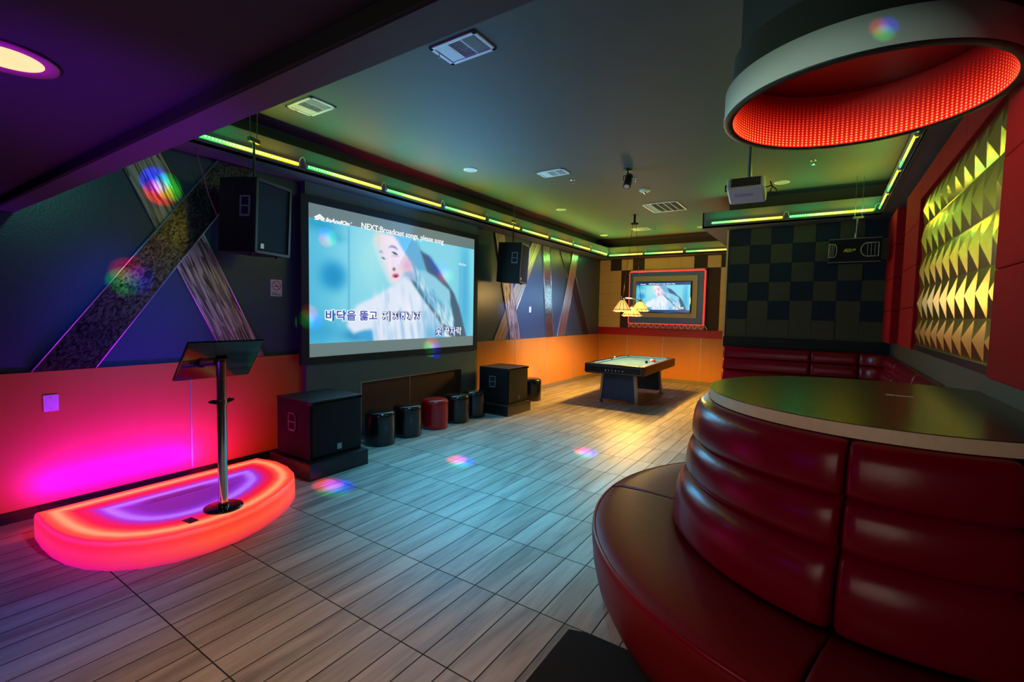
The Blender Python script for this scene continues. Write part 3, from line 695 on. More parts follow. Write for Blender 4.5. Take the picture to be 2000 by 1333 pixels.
# ------------------------------------------------------------------ glowing stage
out = [(-4.63, .87), (-4.40, .862), (-4.20, .868), (-4.02, .892), (-3.86, .94), (-3.70, 1.03), (-3.58, 1.15), (-3.50, 1.30), (-3.46, 1.48), (-3.465, 1.66), (-3.51, 1.84), (-3.60, 2.03), (-3.72, 2.20), (-3.86, 2.34), (-4.0, 2.42), (-4.18, 2.475), (-4.40, 2.495), (-4.64, 2.44)]
def dens(P, k=4):
    Q = []; n = len(P)
    for i in range(n):
        a, c = Vector(P[i]), Vector(P[(i+1) % n])
        kk = 14 if i == n-1 else k
        for j in range(kk): Q.append(tuple(a+(c-a)*j/kk))
    return Q
out = dens(out)
HS = .19
st = thing('glowing_stage', 'low D-shaped light-up stage glowing orange and violet on the floor', 'stage')
def color_mesh(name, verts, faces, cols, m, parent):
    me = bpy.data.meshes.new(name); me.from_pydata(verts, [], faces)
    at = me.color_attributes.new('col', 'FLOAT_COLOR', 'POINT'); A = np.ones((len(verts), 4), np.float32); A[:, :3] = np.array(cols)
    at.data.foreach_set('color', A.ravel()); me.materials.append(m)
    for p in me.polygons: p.use_smooth = True
    o = bpy.data.objects.new(name, me); C.objects.link(o); o.parent = parent; return o
KEYS = [(0, (255, 60, 40)), (.035, (255, 88, 60)), (.06, (255, 150, 100)), (.085, (255, 165, 115)), (.12, (255, 90, 60)), (.17, (240, 20, 55)), (.22, (225, 20, 110)), (.27, (150, 50, 220)), (.305, (175, 120, 255)), (.335, (165, 105, 255)), (.38, (125, 45, 215)), (.45, (100, 30, 165)), (.7, (96, 28, 150))]
def keycol(d):
    for (a, c0), (b_, c1) in zip(KEYS, KEYS[1:]):
        if d <= b_:
            f = (d-a)/(b_-a); return [lin(*[max(0, p+(q-p)*f) for p, q in zip(c0, c1)])[i] for i in range(3)]
    return list(lin(*KEYS[-1][1]))[:3]
V, F, K = [], [], []; n = len(out); NR = 40
def inward(p):
    # distance to the border in the direction of the spine
    s = Vector((-4.17, min(max(p[1], 1.32), 2.04))); return s
def seg_dist(q):
    best = 9
    for i in range(n):
        a, c = Vector(out[i]), Vector(out[(i+1) % n]); d = c-a; t_ = max(0, min(1, (q-a).dot(d)/d.dot(d))); best = min(best, (q-a-d*t_).length)
    return best
for j in range(NR+1):
    f = j/NR
    for p in out:
        P = Vector(p); s = inward(p); q = P+(s-P)*f*.97; V.append((q.x, q.y, HS))
        # true distance to the outline
        dmin = seg_dist(q) if j else 0
        c = keycol(dmin)
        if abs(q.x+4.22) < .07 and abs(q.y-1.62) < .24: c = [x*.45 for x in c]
        K.append(c)
for j in range(NR):
    for i in range(n): F.append((j*n+i, j*n+(i+1) % n, (j+1)*n+(i+1) % n, (j+1)*n+i))
F.append(tuple(NR*n+i for i in range(n)))
STAGE_S = 1.0
M['stage_top'] = emis_attr('backlit_acrylic_top', STAGE_S, .25); M['stage_side'] = emis_attr('backlit_acrylic_side', STAGE_S, .3)
color_mesh('stage_top', V, F, K, M['stage_top'], st)
V, F, K = [], [], []; rows = [(0, 0, (215, 40, 70)), (.0, .03, (245, 60, 60)), (0, .09, (255, 84, 56)), (0, .15, (255, 60, 40)), (-.004, .175, (255, 100, 70)), (-.012, .187, (255, 70, 50)), (-.02, HS, (255, 60, 40))]
cen = Vector((-4.17, 1.68))
for dr, z, c in rows:
    for i, p in enumerate(out):
        P = Vector(p); q = P+(P-cen).normalized()*(dr+.02); q.x = max(q.x, -4.66)
        c2 = list(c); 
        w_ = max(0, min(1, (1.5-P.y)/.6)); c2 = [c[0], c[1]*(1-.6*w_), min(255, c[2]*(1+w_))]
        V.append((q.x, q.y, z)); K.append(list(lin(*c2))[:3])
for j in range(len(rows)-1):
    for i in range(n): F.append((j*n+i, j*n+(i+1) % n, (j+1)*n+(i+1) % n, (j+1)*n+i))
color_mesh('stage_side', V, F, K, M['stage_side'], st)
p = build('floor_socket', MB().box(-.045, .045, -.03, .03, 0, .004).cyl((0, 0, .004), (0, 0, .007), .009, 12), mat('brown_socket_plate', lin(70, 40, 60), .4), st); p.location = (-3.625, 1.44, HS); p.rotation_euler = (0, 0, .12)

ms = thing('monitor_stand', 'chrome pole stand with tilted glossy black screen, standing on the glowing stage', 'monitor stand', (-3.675, 1.68, HS))
build('base_plate', MB().lathe([(0, 0), (.13, 0), (.13, .012), (.12, .016), (0, .018)], n=40), M['gloss_black'], ms, doubles=True)
build('pole', MB().cyl((0, 0, .016), (0, 0, 1.10), .032, 28), M['chrome'], ms)
build('collar', MB().cyl((0, 0, .78), (0, 0, .815), .038, 24), M['chrome'], ms)
build('collar', MB().cyl((0, 0, .016), (0, 0, .045), .037, 24), M['chrome'], ms)
b = MB().cyl((0, -.05, .80), (0, .05, .80), .014, 12)
for s in (-1, 1): b.prism([(-.004, s*.04, .785), (-.004, s*.085, .80), (-.004, s*.09, .812), (-.004, s*.055, .822), (-.004, s*.04, .815)], (.01, 0, 0))
build('wing_knob', b, M['black'], ms)
ang = math.atan2(.25, .285)
Mb = Matrix.Translation((.0, .0, 1.105)) @ Matrix.Rotation(ang, 4, 'Y')
o = build('display', MB().box(-.022, .0, -.262, .262, -.19, .19), M['gloss_black'], ms, bevel=.01); o.matrix_local = Mb
o = build('display_bezel', MB().box(-.024, -.021, -.25, .25, -.178, .178), M['black'], ms); o.matrix_local = Mb
o = build('bracket', MB().box(.0, .02, -.035, .035, -.035, .035).cyl((.02, -.02, 0), (.02, .02, 0), .012, 10), M['black'], ms); o.matrix_local = Mb

# ------------------------------------------------------------------ pool table
pt = thing('pool_table', 'black-framed pool table with blue cloth standing in the far bay', 'pool table', (-3.20, 9.27, 0), math.radians(1.2))
hx, hy = .565, 1.12
b = MB(); fr = .085
b.box(-hx, -hx+fr, -hy, hy, .60, .765); b.box(hx-fr, hx, -hy, hy, .60, .765, 1); b.box(-hx+fr, hx-fr, -hy, -hy+fr, .60, .765); b.box(-hx+fr, hx-fr, hy-fr, hy, .60, .765)
build('rail_frame', b, [M['table_black'], M['table_side']], pt, bevel=.01)
cw = .05
for q in ((-hx+fr, -hx+fr+cw, -hy+fr+.06, -.06), (-hx+fr, -hx+fr+cw, .06, hy-fr-.06), (hx-fr-cw, hx-fr, -hy+fr+.06, -.06), (hx-fr-cw, hx-fr, .06, hy-fr-.06),
          (-hx+fr+.06, hx-fr-.06, -hy+fr, -hy+fr+cw), (-hx+fr+.06, hx-fr-.06, hy-fr-cw, hy-fr)):
    build('cushion', MB().box(*q, .735, .762), M['rail_blue'], pt, bevel=.008)
build('playing_cloth', MB().box(-hx+fr, hx-fr, -hy+fr, hy-fr, .70, .735), M['cloth_blue'], pt)
for x, y in ((-1, -1), (1, -1), (-1, 1), (1, 1), (-1, 0), (1, 0)):
    px, py = x*(hx-fr-(.02 if y else .0)), y*(hy-fr-.02)
    build('pocket', MB().cyl((px, py, .69), (px, py, .768), .045 if y else .038, 18), M['dark_hole'], pt)
build('apron', MB().box(-hx+.02, hx-.02, -hy+.015, hy-.015, .585, .61), M['table_black'], pt, bevel=.006)
for z in (.605, .725):
    build('silver_inlay', MB().box(-hx+.05, hx-.05, -hy-.003, -hy, z, z+.006), M['steel'], pt)
    build('silver_inlay', MB().box(hx, hx+.003, -hy+.05, hy-.05, z, z+.005), M['table_side'], pt)
b = MB()
for i, w in enumerate((.02, .012, .012, .016, .012, .02)): b.box(-.16+i*.065, -.16+i*.065+w, -hy-.004, -hy, .645, .665)
build('maker_badge', b, M['white_metal'], pt)
for y in (-.80, .86):
    pan = MB(); pan.prism([(-.30, y-.02, .60), (.30, y-.02, .60), (.33, y-.02, .12), (.30, y-.02, .07), (-.30, y-.02, .07), (-.33, y-.02, .12)], (0, .04, 0))
    build('pedestal_panel', pan, M['navy_panel'], pt, bevel=.004)
    for s in (-1, 1):
        Lg = MB(); pts = [(s*.30, y, .60), (s*.315, y, .45), (s*.335, y, .25), (s*.35, y, .10), (s*.36, y, .03)]
        for a, c in zip(pts, pts[1:]): Lg.prism([(a[0]-.022, y-.04, a[2]), (a[0]+.022, y-.04, a[2]), (c[0]+.022, y-.04, c[2]), (c[0]-.022, y-.04, c[2])], (0, .08, 0))
        Lg.lathe([(0, .0), (.06, .0), (.06, .012), (.03, .03), (0, .035)], cx=s*.36, cy=y, n=20)
        build('leg', Lg, M['steel'], pt)
def ball(x, y, m, label):
    bm_ = bmesh.new(); bmesh.ops.create_uvsphere(bm_, u_segments=20, v_segments=12, radius=.0285)
    mb = MB(); mb.bm.free(); mb.bm = bm_
    for f in bm_.faces: f.smooth = True
    o = build('billiard_ball', mb, m, loc=(x, y, .7635)); tag(o, label, 'billiard ball', 'billiard balls on the pool table'); return o
ball(-2.84, 9.50, mat('red_ball', lin(190, 30, 24), .15, noise=.1), 'red billiard ball near the right rail of the pool table')
ball(-2.905, 9.53, mat('cream_ball', lin(235, 225, 205), .15), 'cream billiard ball beside the red one')
ball(-2.87, 9.10, mat('black_ball', lin(14, 16, 16), .15), 'black billiard ball nearer the camera end of the table')
tag(build('chalk_cube', MB().box(-.012, .012, -.012, .012, 0, .02), mat('pale_chalk', lin(225, 215, 190), .8), bevel=.003, loc=(-3.72, 9.6, .7655)), 'pale chalk cube on the left rail of the pool table', 'chalk')

# ------------------------------------------------------------------ stained glass billiard lamp
lm = thing('billiard_lamp', 'three-shade stained glass lamp hanging over the pool table', 'pendant lamp', (-3.22, 9.14, 0))
def glass_mat():
    m = bpy.data.materials.new('amber_stained_glass'); m.use_nodes = True; t = NT(m); b = t.n['Principled BSDF']
    b.inputs['Base Color'].default_value = lin(235, 180, 90); b.inputs['Roughness'].default_value = .3
    b.inputs['Emission Color'].default_value = (1, .55, .13, 1); b.inputs['Emission Strength'].default_value = 1.15
    return m
M['amber'] = glass_mat()
M['bulb'] = emis('lamp_bulb', (1, .78, .42, 1), 14)
def shade(x, y, z0, z1, r, stem):
    s = build('shade', MB().lathe([(r*.22, z1), (r*.32, z1-.015), (r*.75, z0+(z1-z0)*.42), (r*.98, z0+.03), (r, z0)], n=12, smooth=False), M['amber'], lm); s.location = (x, y, 0)
    b = MB()
    for i in range(12):
        a = 2*PI*i/12; P = [(rr*math.cos(a), rr*math.sin(a), z) for rr, z in ((r*.24, z1), (r*.33, z1-.015), (r*.76, z0+(z1-z0)*.42), (r*.99, z0+.03), (r*1.0, z0))]; b.tube(P, .004, 5)
    for rr, z in ((r*.99, z0+.03), (r*.23, z1)):
        b.tube([(rr*math.cos(2*PI*i/24), rr*math.sin(2*PI*i/24), z) for i in range(25)], .006, 6)
    l = build('leading', b, M['bronze'], s)
    b = MB()
    for i in range(12):
        a = 2*PI*(i+.5)/12; b.cyl((r*.93*math.cos(a), r*.93*math.sin(a), z0-.004), (r*.90*math.cos(a), r*.90*math.sin(a), z0+.012), .030, 10, r2=.02)
    build('scalloped_edge', b, M['amber'], s)
    bb = bmesh.new(); bmesh.ops.create_uvsphere(bb, u_segments=14, v_segments=8, radius=.035, matrix=Matrix.Translation((0, 0, z0+.07)))
    mb = MB(); mb.bm.free(); mb.bm = bb; build('bulb', mb, M['bulb'], s)
    build('cap', MB().cyl((0, 0, z1-.01), (0, 0, z1+.03), r*.22, 14, r2=.02).cyl((0, 0, z1+.02), (0, 0, stem), .012, 8), M['bronze'], s)
shade(0, -.52, 1.75, 1.965, .165, 2.0); shade(0, .02, 1.665, 1.84, .19, 1.98); shade(0, .50, 1.77, 1.965, .18, 2.0)
build('bar', MB().tube([(0, -.60, 1.985), (0, -.3, 2.0), (0, 0, 2.0), (0, .3, 2.0), (0, .60, 1.985)], .014, 10), M['steel'], lm)
for s in (-1, 1):
    build('chain', MB().tube([(0, s*.52, 2.0), (0, s*.30, 2.75), (0, s*.09, 3.46)], .004, 6), M['bronze'], lm)
    build('scroll', MB().tube([(0.0, s*.6+.03*math.cos(a), 1.99+.03*math.sin(a)) for a in [k*PI/5 for k in range(9)]], .005, 6), M['bronze'], lm)
build('canopy', MB().lathe([(0, ZC-.001), (.02, ZC-.001), (.02, 3.50), (.075, 3.485), (.08, 3.465), (.04, 3.445), (0, 3.44)], n=24), M['bronze'], lm)

# ------------------------------------------------------------------ ceiling fixtures
def vent(x, y, sx, sy, label, sections, rz=0, lever=True):
    t = thing('ceiling_vent', label, 'air vent', (x, y, ZC), rz, 'white ceiling vents')
    f = .03; b = MB()
    b.box(-sx/2, sx/2, -sy/2, -sy/2+f, -.012, 0); b.box(-sx/2, sx/2, sy/2-f, sy/2, -.012, 0); b.box(-sx/2, -sx/2+f, -sy/2, sy/2, -.012, 0); b.box(sx/2-f, sx/2, -sy/2, sy/2, -.012, 0)
    w = (sx-2*f)/sections
    for k in range(1, sections): b.box(-sx/2+f+k*w-.006, -sx/2+f+k*w+.006, -sy/2+f, sy/2-f, -.010, 0)
    build('frame', b, M['white_metal'], t, bevel=.002)
    build('duct', MB().box(-sx/2+f, sx/2-f, -sy/2+f, sy/2-f, -.002, -.0005), M['dark_hole'], t)
    b = MB()
    for k in range(sections):
        xa, xb = -sx/2+f+k*w+.008, -sx/2+f+(k+1)*w-.008; ya, yb = -sy/2+f+.002, sy/2-f-.002
        if k == 1 and sections == 3:
            nn = 12
            for i in range(nn): yy = ya+(yb-ya)*(i+.5)/nn; b.box(xa, xb, yy-.0013, yy+.0013, -.007, -.003)
        else:
            nn = 9 if sections == 3 else 7; lean = .0035 if k == 0 else -.0018
            for i in range(nn): xx = xa+(xb-xa)*(i+.5)/nn; b.box(xx-.003-lean, xx+.003+lean, ya, yb, -.009, -.003)
    build('louvre', b, M['white_metal'] if sections == 3 else M['handle'], t)
    if lever: build('lever', MB().box(-sx/2+.012, -sx/2+.018, -.04, -.034, -.035, -.01), M['steel'], t)
vent(-2.35, 2.80, .43, .27, 'white ceiling vent nearest the middle top of the room, closest to the beam', 3)
vent(-4.26, 2.81, .41, .28, 'white ceiling vent above the first cove light bar', 3)
vent(-3.27, 5.89, .42, .27, 'white three-section ceiling vent midway along the room', 3)
vent(-2.52, 8.72, .62, .76, 'large white five-section return vent over the way to the pool table', 5, lever=False)
vent(-3.61, 10.68, .40, .34, 'small ceiling vent lit yellow behind the billiard lamp', 3, lever=False)
def rnd_(x, y, label, r=.095):
    t = thing('ceiling_speaker', label, 'ceiling speaker', (x, y, ZC), 0, 'round white ceiling speakers')
    build('rim', MB().lathe([(r, 0), (r, -.008), (r*.9, -.012), (r*.82, -.008), (r*.82, -.004)], n=32), M['white_metal'], t)
    build('grille', MB().lathe([(r*.82, -.006), (r*.4, -.008), (0, -.008)], n=32), mat('ceiling_speaker_mesh', lin(170, 172, 178), .6, bump=.4, bscale=400), t)
rnd_(-4.19, 5.19, 'round ceiling speaker lit blue, nearest of the left row'); rnd_(-4.26, 8.01, 'round ceiling speaker, middle one of the left row')
rnd_(-4.79+.1, 11.11, 'round ceiling speaker, farthest one near the far left corner'); rnd_(-2.37, 11.02, 'round ceiling speaker beside the left end of the checkered block cove')
rnd_(-.62, 7.94, 'round ceiling speaker right of the projector', .10)
def sprk(x, y, label):
    t = thing('sprinkler_head', label, 'sprinkler', (x, y, ZC), 0, 'ceiling sprinkler heads')
    build('escutcheon', MB().lathe([(.035, 0), (.033, -.006), (.012, -.010), (.0, -.010)], n=20), M['chrome'], t)
    build('head', MB().cyl((0, 0, -.01), (0, 0, -.035), .009, 10).cyl((0, 0, -.045), (0, 0, -.049), .018, 12).cyl((-.010, 0, -.03), (-.004, 0, -.048), .002, 5).cyl((.010, 0, -.03), (.004, 0, -.048), .002, 5), M['chrome'], t)
sprk(-3.2, 6.36, 'chrome sprinkler head beside the midway ceiling vent'); sprk(-2.39, 6.72, 'chrome sprinkler head beside the black effect light')
sprk(-3.27, 10.63, 'chrome sprinkler head right of the yellow-lit far vent'); sprk(-.22, 7.06, 'chrome sprinkler head right of the projector pole, below the ring lamp in view')
t = thing('smoke_detector', 'white domed detector beside the large return vent', 'smoke detector', (-2.46, 7.40, ZC))
build('base', MB().lathe([(.085, 0), (.085, -.018), (.06, -.035), (0, -.037)], n=32), M['white'], t); build('sensor', MB().lathe([(.028, -.036), (.026, -.055), (.015, -.066), (0, -.068)], n=20), M['chrome'], t)
t = thing('effect_light', 'small black cylindrical effect light clamped to the middle of the ceiling', 'stage light', (-2.32, 6.25, ZC))
build('canopy', MB().lathe([(.06, 0), (.06, -.02), (0, -.022)], n=20), M['black'], t)
build('yoke', MB().cyl((0, 0, -.02), (0, 0, -.08), .012, 8).box(-.06, .06, -.008, .008, -.09, -.078).box(-.062, -.056, -.008, .008, -.15, -.08).box(.056, .062, -.008, .008, -.15, -.08), M['black'], t)
b = MB().cyl((0, .06, -.08), (.01, -.05, -.24), .052, 20); build('body', b, M['black'], t)
build('lens', MB().cyl((.0102, -.0515, -.2415), (.0106, -.055, -.2465), .036, 20), M['chrome'], t)
build('knob', MB().cyl((.062, 0, -.14), (.085, 0, -.14), .016, 12), M['white'], t)
# recessed lamp in the low ceiling
t = thing('recessed_downlight', 'glowing warm downlight in the low ceiling at the top left', 'downlight', (-2.06, .36, 2.42))
build('trim_ring', MB().lathe([(.085, 0), (.12, -.002), (.118, -.012), (.085, -.008)], n=40), mat('magenta_glow_trim', lin(200, 90, 150), .4), t)  # magenta glow around the lamp put into the ring's colour
build('diffuser', MB().lathe([(.09, -.006), (0, -.010)], n=40), emis('warm_diffuser', (1, .66, .34, 1), 1.25), t)

# projector
t = thing('projector', 'white projector hanging on a pole below the ceiling, under the ring lamp in view', 'projector', (-.70, 5.13, 2.93), .05)
Mt = Matrix.Rotation(math.radians(-14), 4, 'X')
def tp(o): o.matrix_local = Mt; return o
tp(build('body', MB().box(-.165, .165, -.14, .20, -.06, .06), M['white'], t, bevel=.025, seg=4))
b = MB(); b.box(-.125, .13, -.1425, -.1405, -.04, .045, 1)
for i in range(15): b.box(-.12+i*.0172, -.12+i*.0172+.006, -.146, -.141, -.04, .045)
tp(build('exhaust_grille', b, [M['handle'], M['dark_hole']], t))
tp(build('foot_recess', MB().box(-.10, .06, -.03, .03, -.062, -.059), mat('pale_lavender_plate', lin(170, 165, 215), .3), t, bevel=.001))
tp(build('lens', MB().cyl((-.165, -.05, 0), (-.185, -.05, 0), .035, 20), M['gloss_black'], t))
build('mount_pole', MB().cyl((.02, .02, .07), (.02, .02, ZC-2.93-.01), .022, 16).lathe([(0, ZC-2.93), (.07, ZC-2.93), (.07, ZC-2.945), (0, ZC-2.947)], cx=.02, cy=.02, n=20), M['steel'], t)
build('mount_plate', MB().box(-.06, .10, -.05, .09, .055, .075), M['black'], t)
build('power_cable', MB().tube([(.165, 0, .0), (.21, 0, .01), (.25, .02, -.02), (.27, .02, -.06), (.24, .02, -.07), (.20, .02, -.04), (.22, .02, 0), (.20, .04, .06)], .006, 8), M['black'], t)
# ------------------------------------------------------------------ round booth
BX, BY = .31, 3.2
def sweep(path, prof, m, name, parent, closed_prof=True, pinch=0, xmax=None, smooth=True):
    """path: list of (x, y, nx, ny); prof: (distance along normal, z). pinch: rounds both ends"""
    mb = MB(); rings = []; n = len(path); d0 = min(p[0] for p in prof); zc = sum(p[1] for p in prof)/len(prof)
    L = [0]
    dm = max(p[0] for p in prof)
    for a, c in zip(path, path[1:]): L.append(L[-1]+math.hypot((c[0]+c[2]*dm)-(a[0]+a[2]*dm), (c[1]+c[3]*dm)-(a[1]+a[3]*dm)))
    for i, (x, y, nx, ny) in enumerate(path):
        s = min(L[i], L[-1]-L[i]); f = 1 if not pinch or s >= pinch else math.sqrt(max(0, 1-(1-s/pinch)**2))
        R_ = []
        for d, z in prof:
            dd = d0+(d-d0)*(.72+.28*f); zz = zc+(z-zc)*(.94+.06*f)
            px = x+nx*dd
            if xmax is not None: px = min(px, xmax)
            R_.append(mb.bm.verts.new((px, y+ny*dd, zz)))
        rings.append(R_)
    k = len(prof)
    for A, B in zip(rings, rings[1:]):
        for j in range(k if closed_prof else k-1):
            f = mb.bm.faces.new((A[j], A[(j+1) % k], B[(j+1) % k], B[j])); f.smooth = smooth
    mb.bm.faces.new(rings[0][::-1]); mb.bm.faces.new(rings[-1])
    return build(name, mb, m, parent)
def arc(c, a0, a1, step=2.0, r=0, ends=.9):
    A = []; a = a0; 
    fine = [0, .15, .4, .8, 1.3]
    A = [a0+q for q in fine]; x = a0+3
    while x < a1-2: A.append(x); x += step
    A += [a1-q for q in fine[::-1]]
    return [(c[0], c[1], math.cos(math.radians(q)), math.sin(math.radians(q))) for q in A]
def pad(d0, b_, z0, z1, n=12, e=.55):
    """cushion section: tucked under at the bottom, long rounded shoulder at the top"""
    K_ = [(0, .0), (.55, .0), (.80, .008), (.93, .035), (.985, .085), (1, .16), (.995, .28), (.975, .42), (.94, .56), (.89, .68), (.82, .78), (.72, .865), (.59, .925), (.42, .97), (.2, .995), (0, 1)]
    return [(d0+b_*f, z0+(z1-z0)*g_) for f, g_ in K_]
bo = thing('round_booth', 'round red leather booth with channelled back, in the right foreground', 'booth')
segs = [(72, 103), (103, 180), (180, 257), (257, 289)]
g = .25
core = [(0, .02), (.86, .02), (.86, 1.19), (0, 1.19)]
mb = MB(); ang_ = [math.radians(a) for a in range(58, 303, 4)]
A = [mb.bm.verts.new((min(BX+.87*math.cos(a), XR-.01), BY+.87*math.sin(a), 0)) for a in ang_]; B = [mb.bm.verts.new((v.co.x, v.co.y, 1.2)) for v in A]
for i in range(len(A)): j = (i+1) % len(A); mb.bm.faces.new((A[i], A[j], B[j], B[i]))
mb.bm.faces.new(A[::-1]); mb.bm.faces.new(B); build('core', mb, M['dark_hole'], bo)
seatp = [(.95, .02), (1.40, .0), (1.415, .01), (1.46, .05), (1.51, .15), (1.535, .26), (1.545, .36), (1.548, .405), (1.54, .43), (1.52, .448), (1.46, .460), (1.30, .462), (1.10, .452), (.95, .44)]
XM = XR-.012
for a0, a1 in segs:
    ar = arc((BX, BY), a0+g, a1-g)
    s = sweep(ar, seatp, M['leather_seat'], 'seat_cushion', bo, pinch=.02, xmax=XM)
    pp = [(1.535+.010*math.cos(k*PI/4), .437+.010*math.sin(k*PI/4)) for k in range(8)]
    sweep(ar, pp, M['leather'], 'piping', s, xmax=XM)
    for d0, b_, z0, z1 in ((.86, .118, .975, 1.205), (.86, .148, .765, .985), (.86, .212, .455, .785)):
        sweep(ar, pad(d0, b_, z0, z1), M['leather'], 'back_cushion', bo, pinch=.045, xmax=XM)
# table top on the booth back
ct = thing('round_table_top', 'dark glossy half-round table top with pale edge on the red booth', 'table top', (0, 0, 0))
def disc(r, z0, z1, m, name, par, bev=0):
    mb = MB(); aa = [math.radians(a*3) for a in range(120)]; pts = []
    for a in aa:
        x, y = BX+r*math.cos(a), BY+r*math.sin(a)
        pts.append((min(x, XR-.004), y, z0))
    # drop duplicates on the wall line
    q = [p for i, p in enumerate(pts) if not (p[0] >= XR-.0041 and pts[i-1][0] >= XR-.0041 and pts[(i+1) % len(pts)][0] >= XR-.0041)]
    mb.prism(q, (0, 0, z1-z0)); return build(name, mb, m, par, bevel=bev)
disc(.888, 1.207, 1.262, M['laminate_edge'], 'edge_band', ct)
disc(.889, 1.2625, 1.266, M['laminate'], 'laminate_surface', ct)
tag(build('paper_slip', MB().prism([(-.06, -.012, 0), (.055, -.016, 0), (.06, .008, 0), (0, .014, 0), (-.058, .010, 0)], (0, 0, .0015)).box(-.058, -.03, -.008, .006, .0015, .004), mat('white_paper', lin(220, 225, 220), .6), loc=(.365, 3.36, 1.2665)), 'small crumpled white slip lying on the round table top', 'paper')

# ------------------------------------------------------------------ L-shaped booth by the checkered wall
lb = thing('corner_booth', 'long red leather booth with rolled back along the dark checkered wall', 'booth')
def line(p, q, nx, ny, n=14):
    f = [0, .008, .02, .04]; T_ = f+[.04+.92*i/n for i in range(1, n)]+[1-x for x in f[::-1]]
    return [(p[0]+(q[0]-p[0])*t_, p[1]+(q[1]-p[1])*t_, nx, ny) for t_ in T_]
yb, xb = 8.69, .79; cr = .35
paths = [line((-1.42, yb), (-.165, yb), 0, -1), line((-.155, yb), (xb-cr-.005, yb), 0, -1)]
cpath = []
for i in range(13):
    a = PI/2-PI/2*i/12; cpath.append((xb-cr+cr*math.cos(a), yb-cr+cr*math.sin(a), -math.cos(a), -math.sin(a)))
paths += [cpath, line((xb, yb-cr-.005), (xb, 7.2), -1, 0), line((xb, 7.19), (xb, 5.75), -1, 0), line((xb, 5.74), (xb, 4.85), -1, 0)]
for P in paths:
    for d0, b_, z0, z1 in ((.0, .09, 1.005, 1.185), (.0, .115, .805, 1.01), (.0, .14, .60, .81), (.0, .16, .44, .61)):
        sweep(P, pad(d0, b_, z0, z1, 10), M['leather'], 'back_cushion', lb, pinch=.03)
    k = .5 if P is not cpath else .34
    sweep(P, [(.0, .02), (k-.05, .02), (k, .1), (k+.01, .38), (k-.01, .43), (k-.05, .445), (.0, .44)], M['leather_seat'], 'seat_cushion', lb, pinch=.02)

# ------------------------------------------------------------------ right wall: red fabric surround and faceted metal panel
XF = .725
fr = thing('red_fabric_surround', 'padded red fabric surround framing the faceted metal panel on the right wall', 'wall panel')
def fabric(x0, x1, y0, y1, z0, z1, name, step=.42, ax='z'):
    mb = MB()
    if ax == 'z':
        n_ = max(1, int(round((z1-z0)/step)))
        for i in range(n_): mb.box(x0, x1, y0, y1, z0+(z1-z0)*i/n_+.002, z0+(z1-z0)*(i+1)/n_-.002)
    else:
        n_ = max(1, int(round((y1-y0)/step)))
        for i in range(n_): mb.box(x0, x1, y0+(y1-y0)*i/n_+.002, y0+(y1-y0)*(i+1)/n_-.002, z0, z1)
    return build(name, mb, M['red_fabric'], fr, bevel=.008, seg=3)
fabric(XF, XR, 6.15, 7.15, 1.39, 3.10, 'left_pad')
fabric(XF, XR, 2.0, 3.46, 1.39, 3.10, 'right_pad', .50)
fabric(XF, XR, 3.46, 6.15, 2.88, 3.10, 'top_pad', .9, 'y')
f2 = build('red_fabric_pilaster', MB().box(.69, XR, 7.68, 8.60, 1.38, 1.80).box(.69, XR, 7.68, 8.60, 1.804, 2.22).box(.69, XR, 7.68, 8.60, 2.224, 2.64).box(.69, XR, 7.68, 8.60, 2.644, 3.10), M['red_fabric'], bevel=.008, seg=3)
tag(f2, 'narrow red fabric pilaster in the corner beside the horizontal speaker', 'wall panel')
gp = thing('faceted_metal_panel', 'champagne metal wall panel of pointed pyramids inside the red surround', 'wall panel')
mb = MB(); cy_, cz_ = .268, .302; x0 = .765; y = 3.47; 
ys = []; yy = 6.14
while yy-cy_ > 3.40: ys.append((yy-cy_, yy)); yy -= cy_
z = 1.70; rows_ = [(1.45, 1.70)]
while z < 2.87: rows_.append((z, min(z+cz_, 2.875))); z += cz_
for ya, yb_ in ys:
    for za, zb in rows_:
        if zb-za < .12: continue
        ap = (x0-.031, (ya+yb_)/2, (za+zb)/2); m_ = .004
        q = [(x0, ya+m_, za+m_), (x0, yb_-m_, za+m_), (x0, yb_-m_, zb-m_), (x0, ya+m_, zb-m_)]
        for i in range(4): mb.poly([q[i], q[(i+1) % 4], ap])
build('pyramid_sheet', mb, M['gold'], gp)
build('backing_sheet', MB().box(x0+.001, XR, 3.46, 6.15, 1.448, 2.88), M['gold'], gp)
build('metal_ledge', MB().box(.748, XR, 3.46, 6.15, 1.395, 1.448), M['ledge_metal'], gp, bevel=.003)

# ------------------------------------------------------------------ ring lamp
rl = thing('ring_lamp', 'large round hanging lamp, white band outside and red mirror dots inside', 'hanging lamp', (.08, 3.12, 0))
ro, ri, zb, zt = .635, .590, 2.80, 2.95; zi = 3.12
build('outer_band', MB().lathe([(ro, zb), (ro, zt), (ro-.012, zt), (ro-.012, zb)], n=96), M['ring_white'], rl)
build('lower_rim', MB().lathe([(ri, zb+.002), (ri+.005, zb-.003), (ro, zb-.003), (ro+.002, zb), (ro, zb+.004)], n=96), M['black'], rl)
build('top_cover', MB().lathe([(ro-.012, zt-.001), (ri+.008, zt-.001), (ri+.008, zi+.01), (0, zi+.01)], n=96), mat('dark_drum_cover', lin(50, 54, 46), .6), rl)
build('tape_patch', MB().prism([(-ro-.004, -.03, zb+.02), (-ro-.004, .03, zb+.01), (-ro-.006, .035, zb+.07), (-ro-.006, -.02, zb+.075)], (-.004, 0, 0)), M['white'], rl)
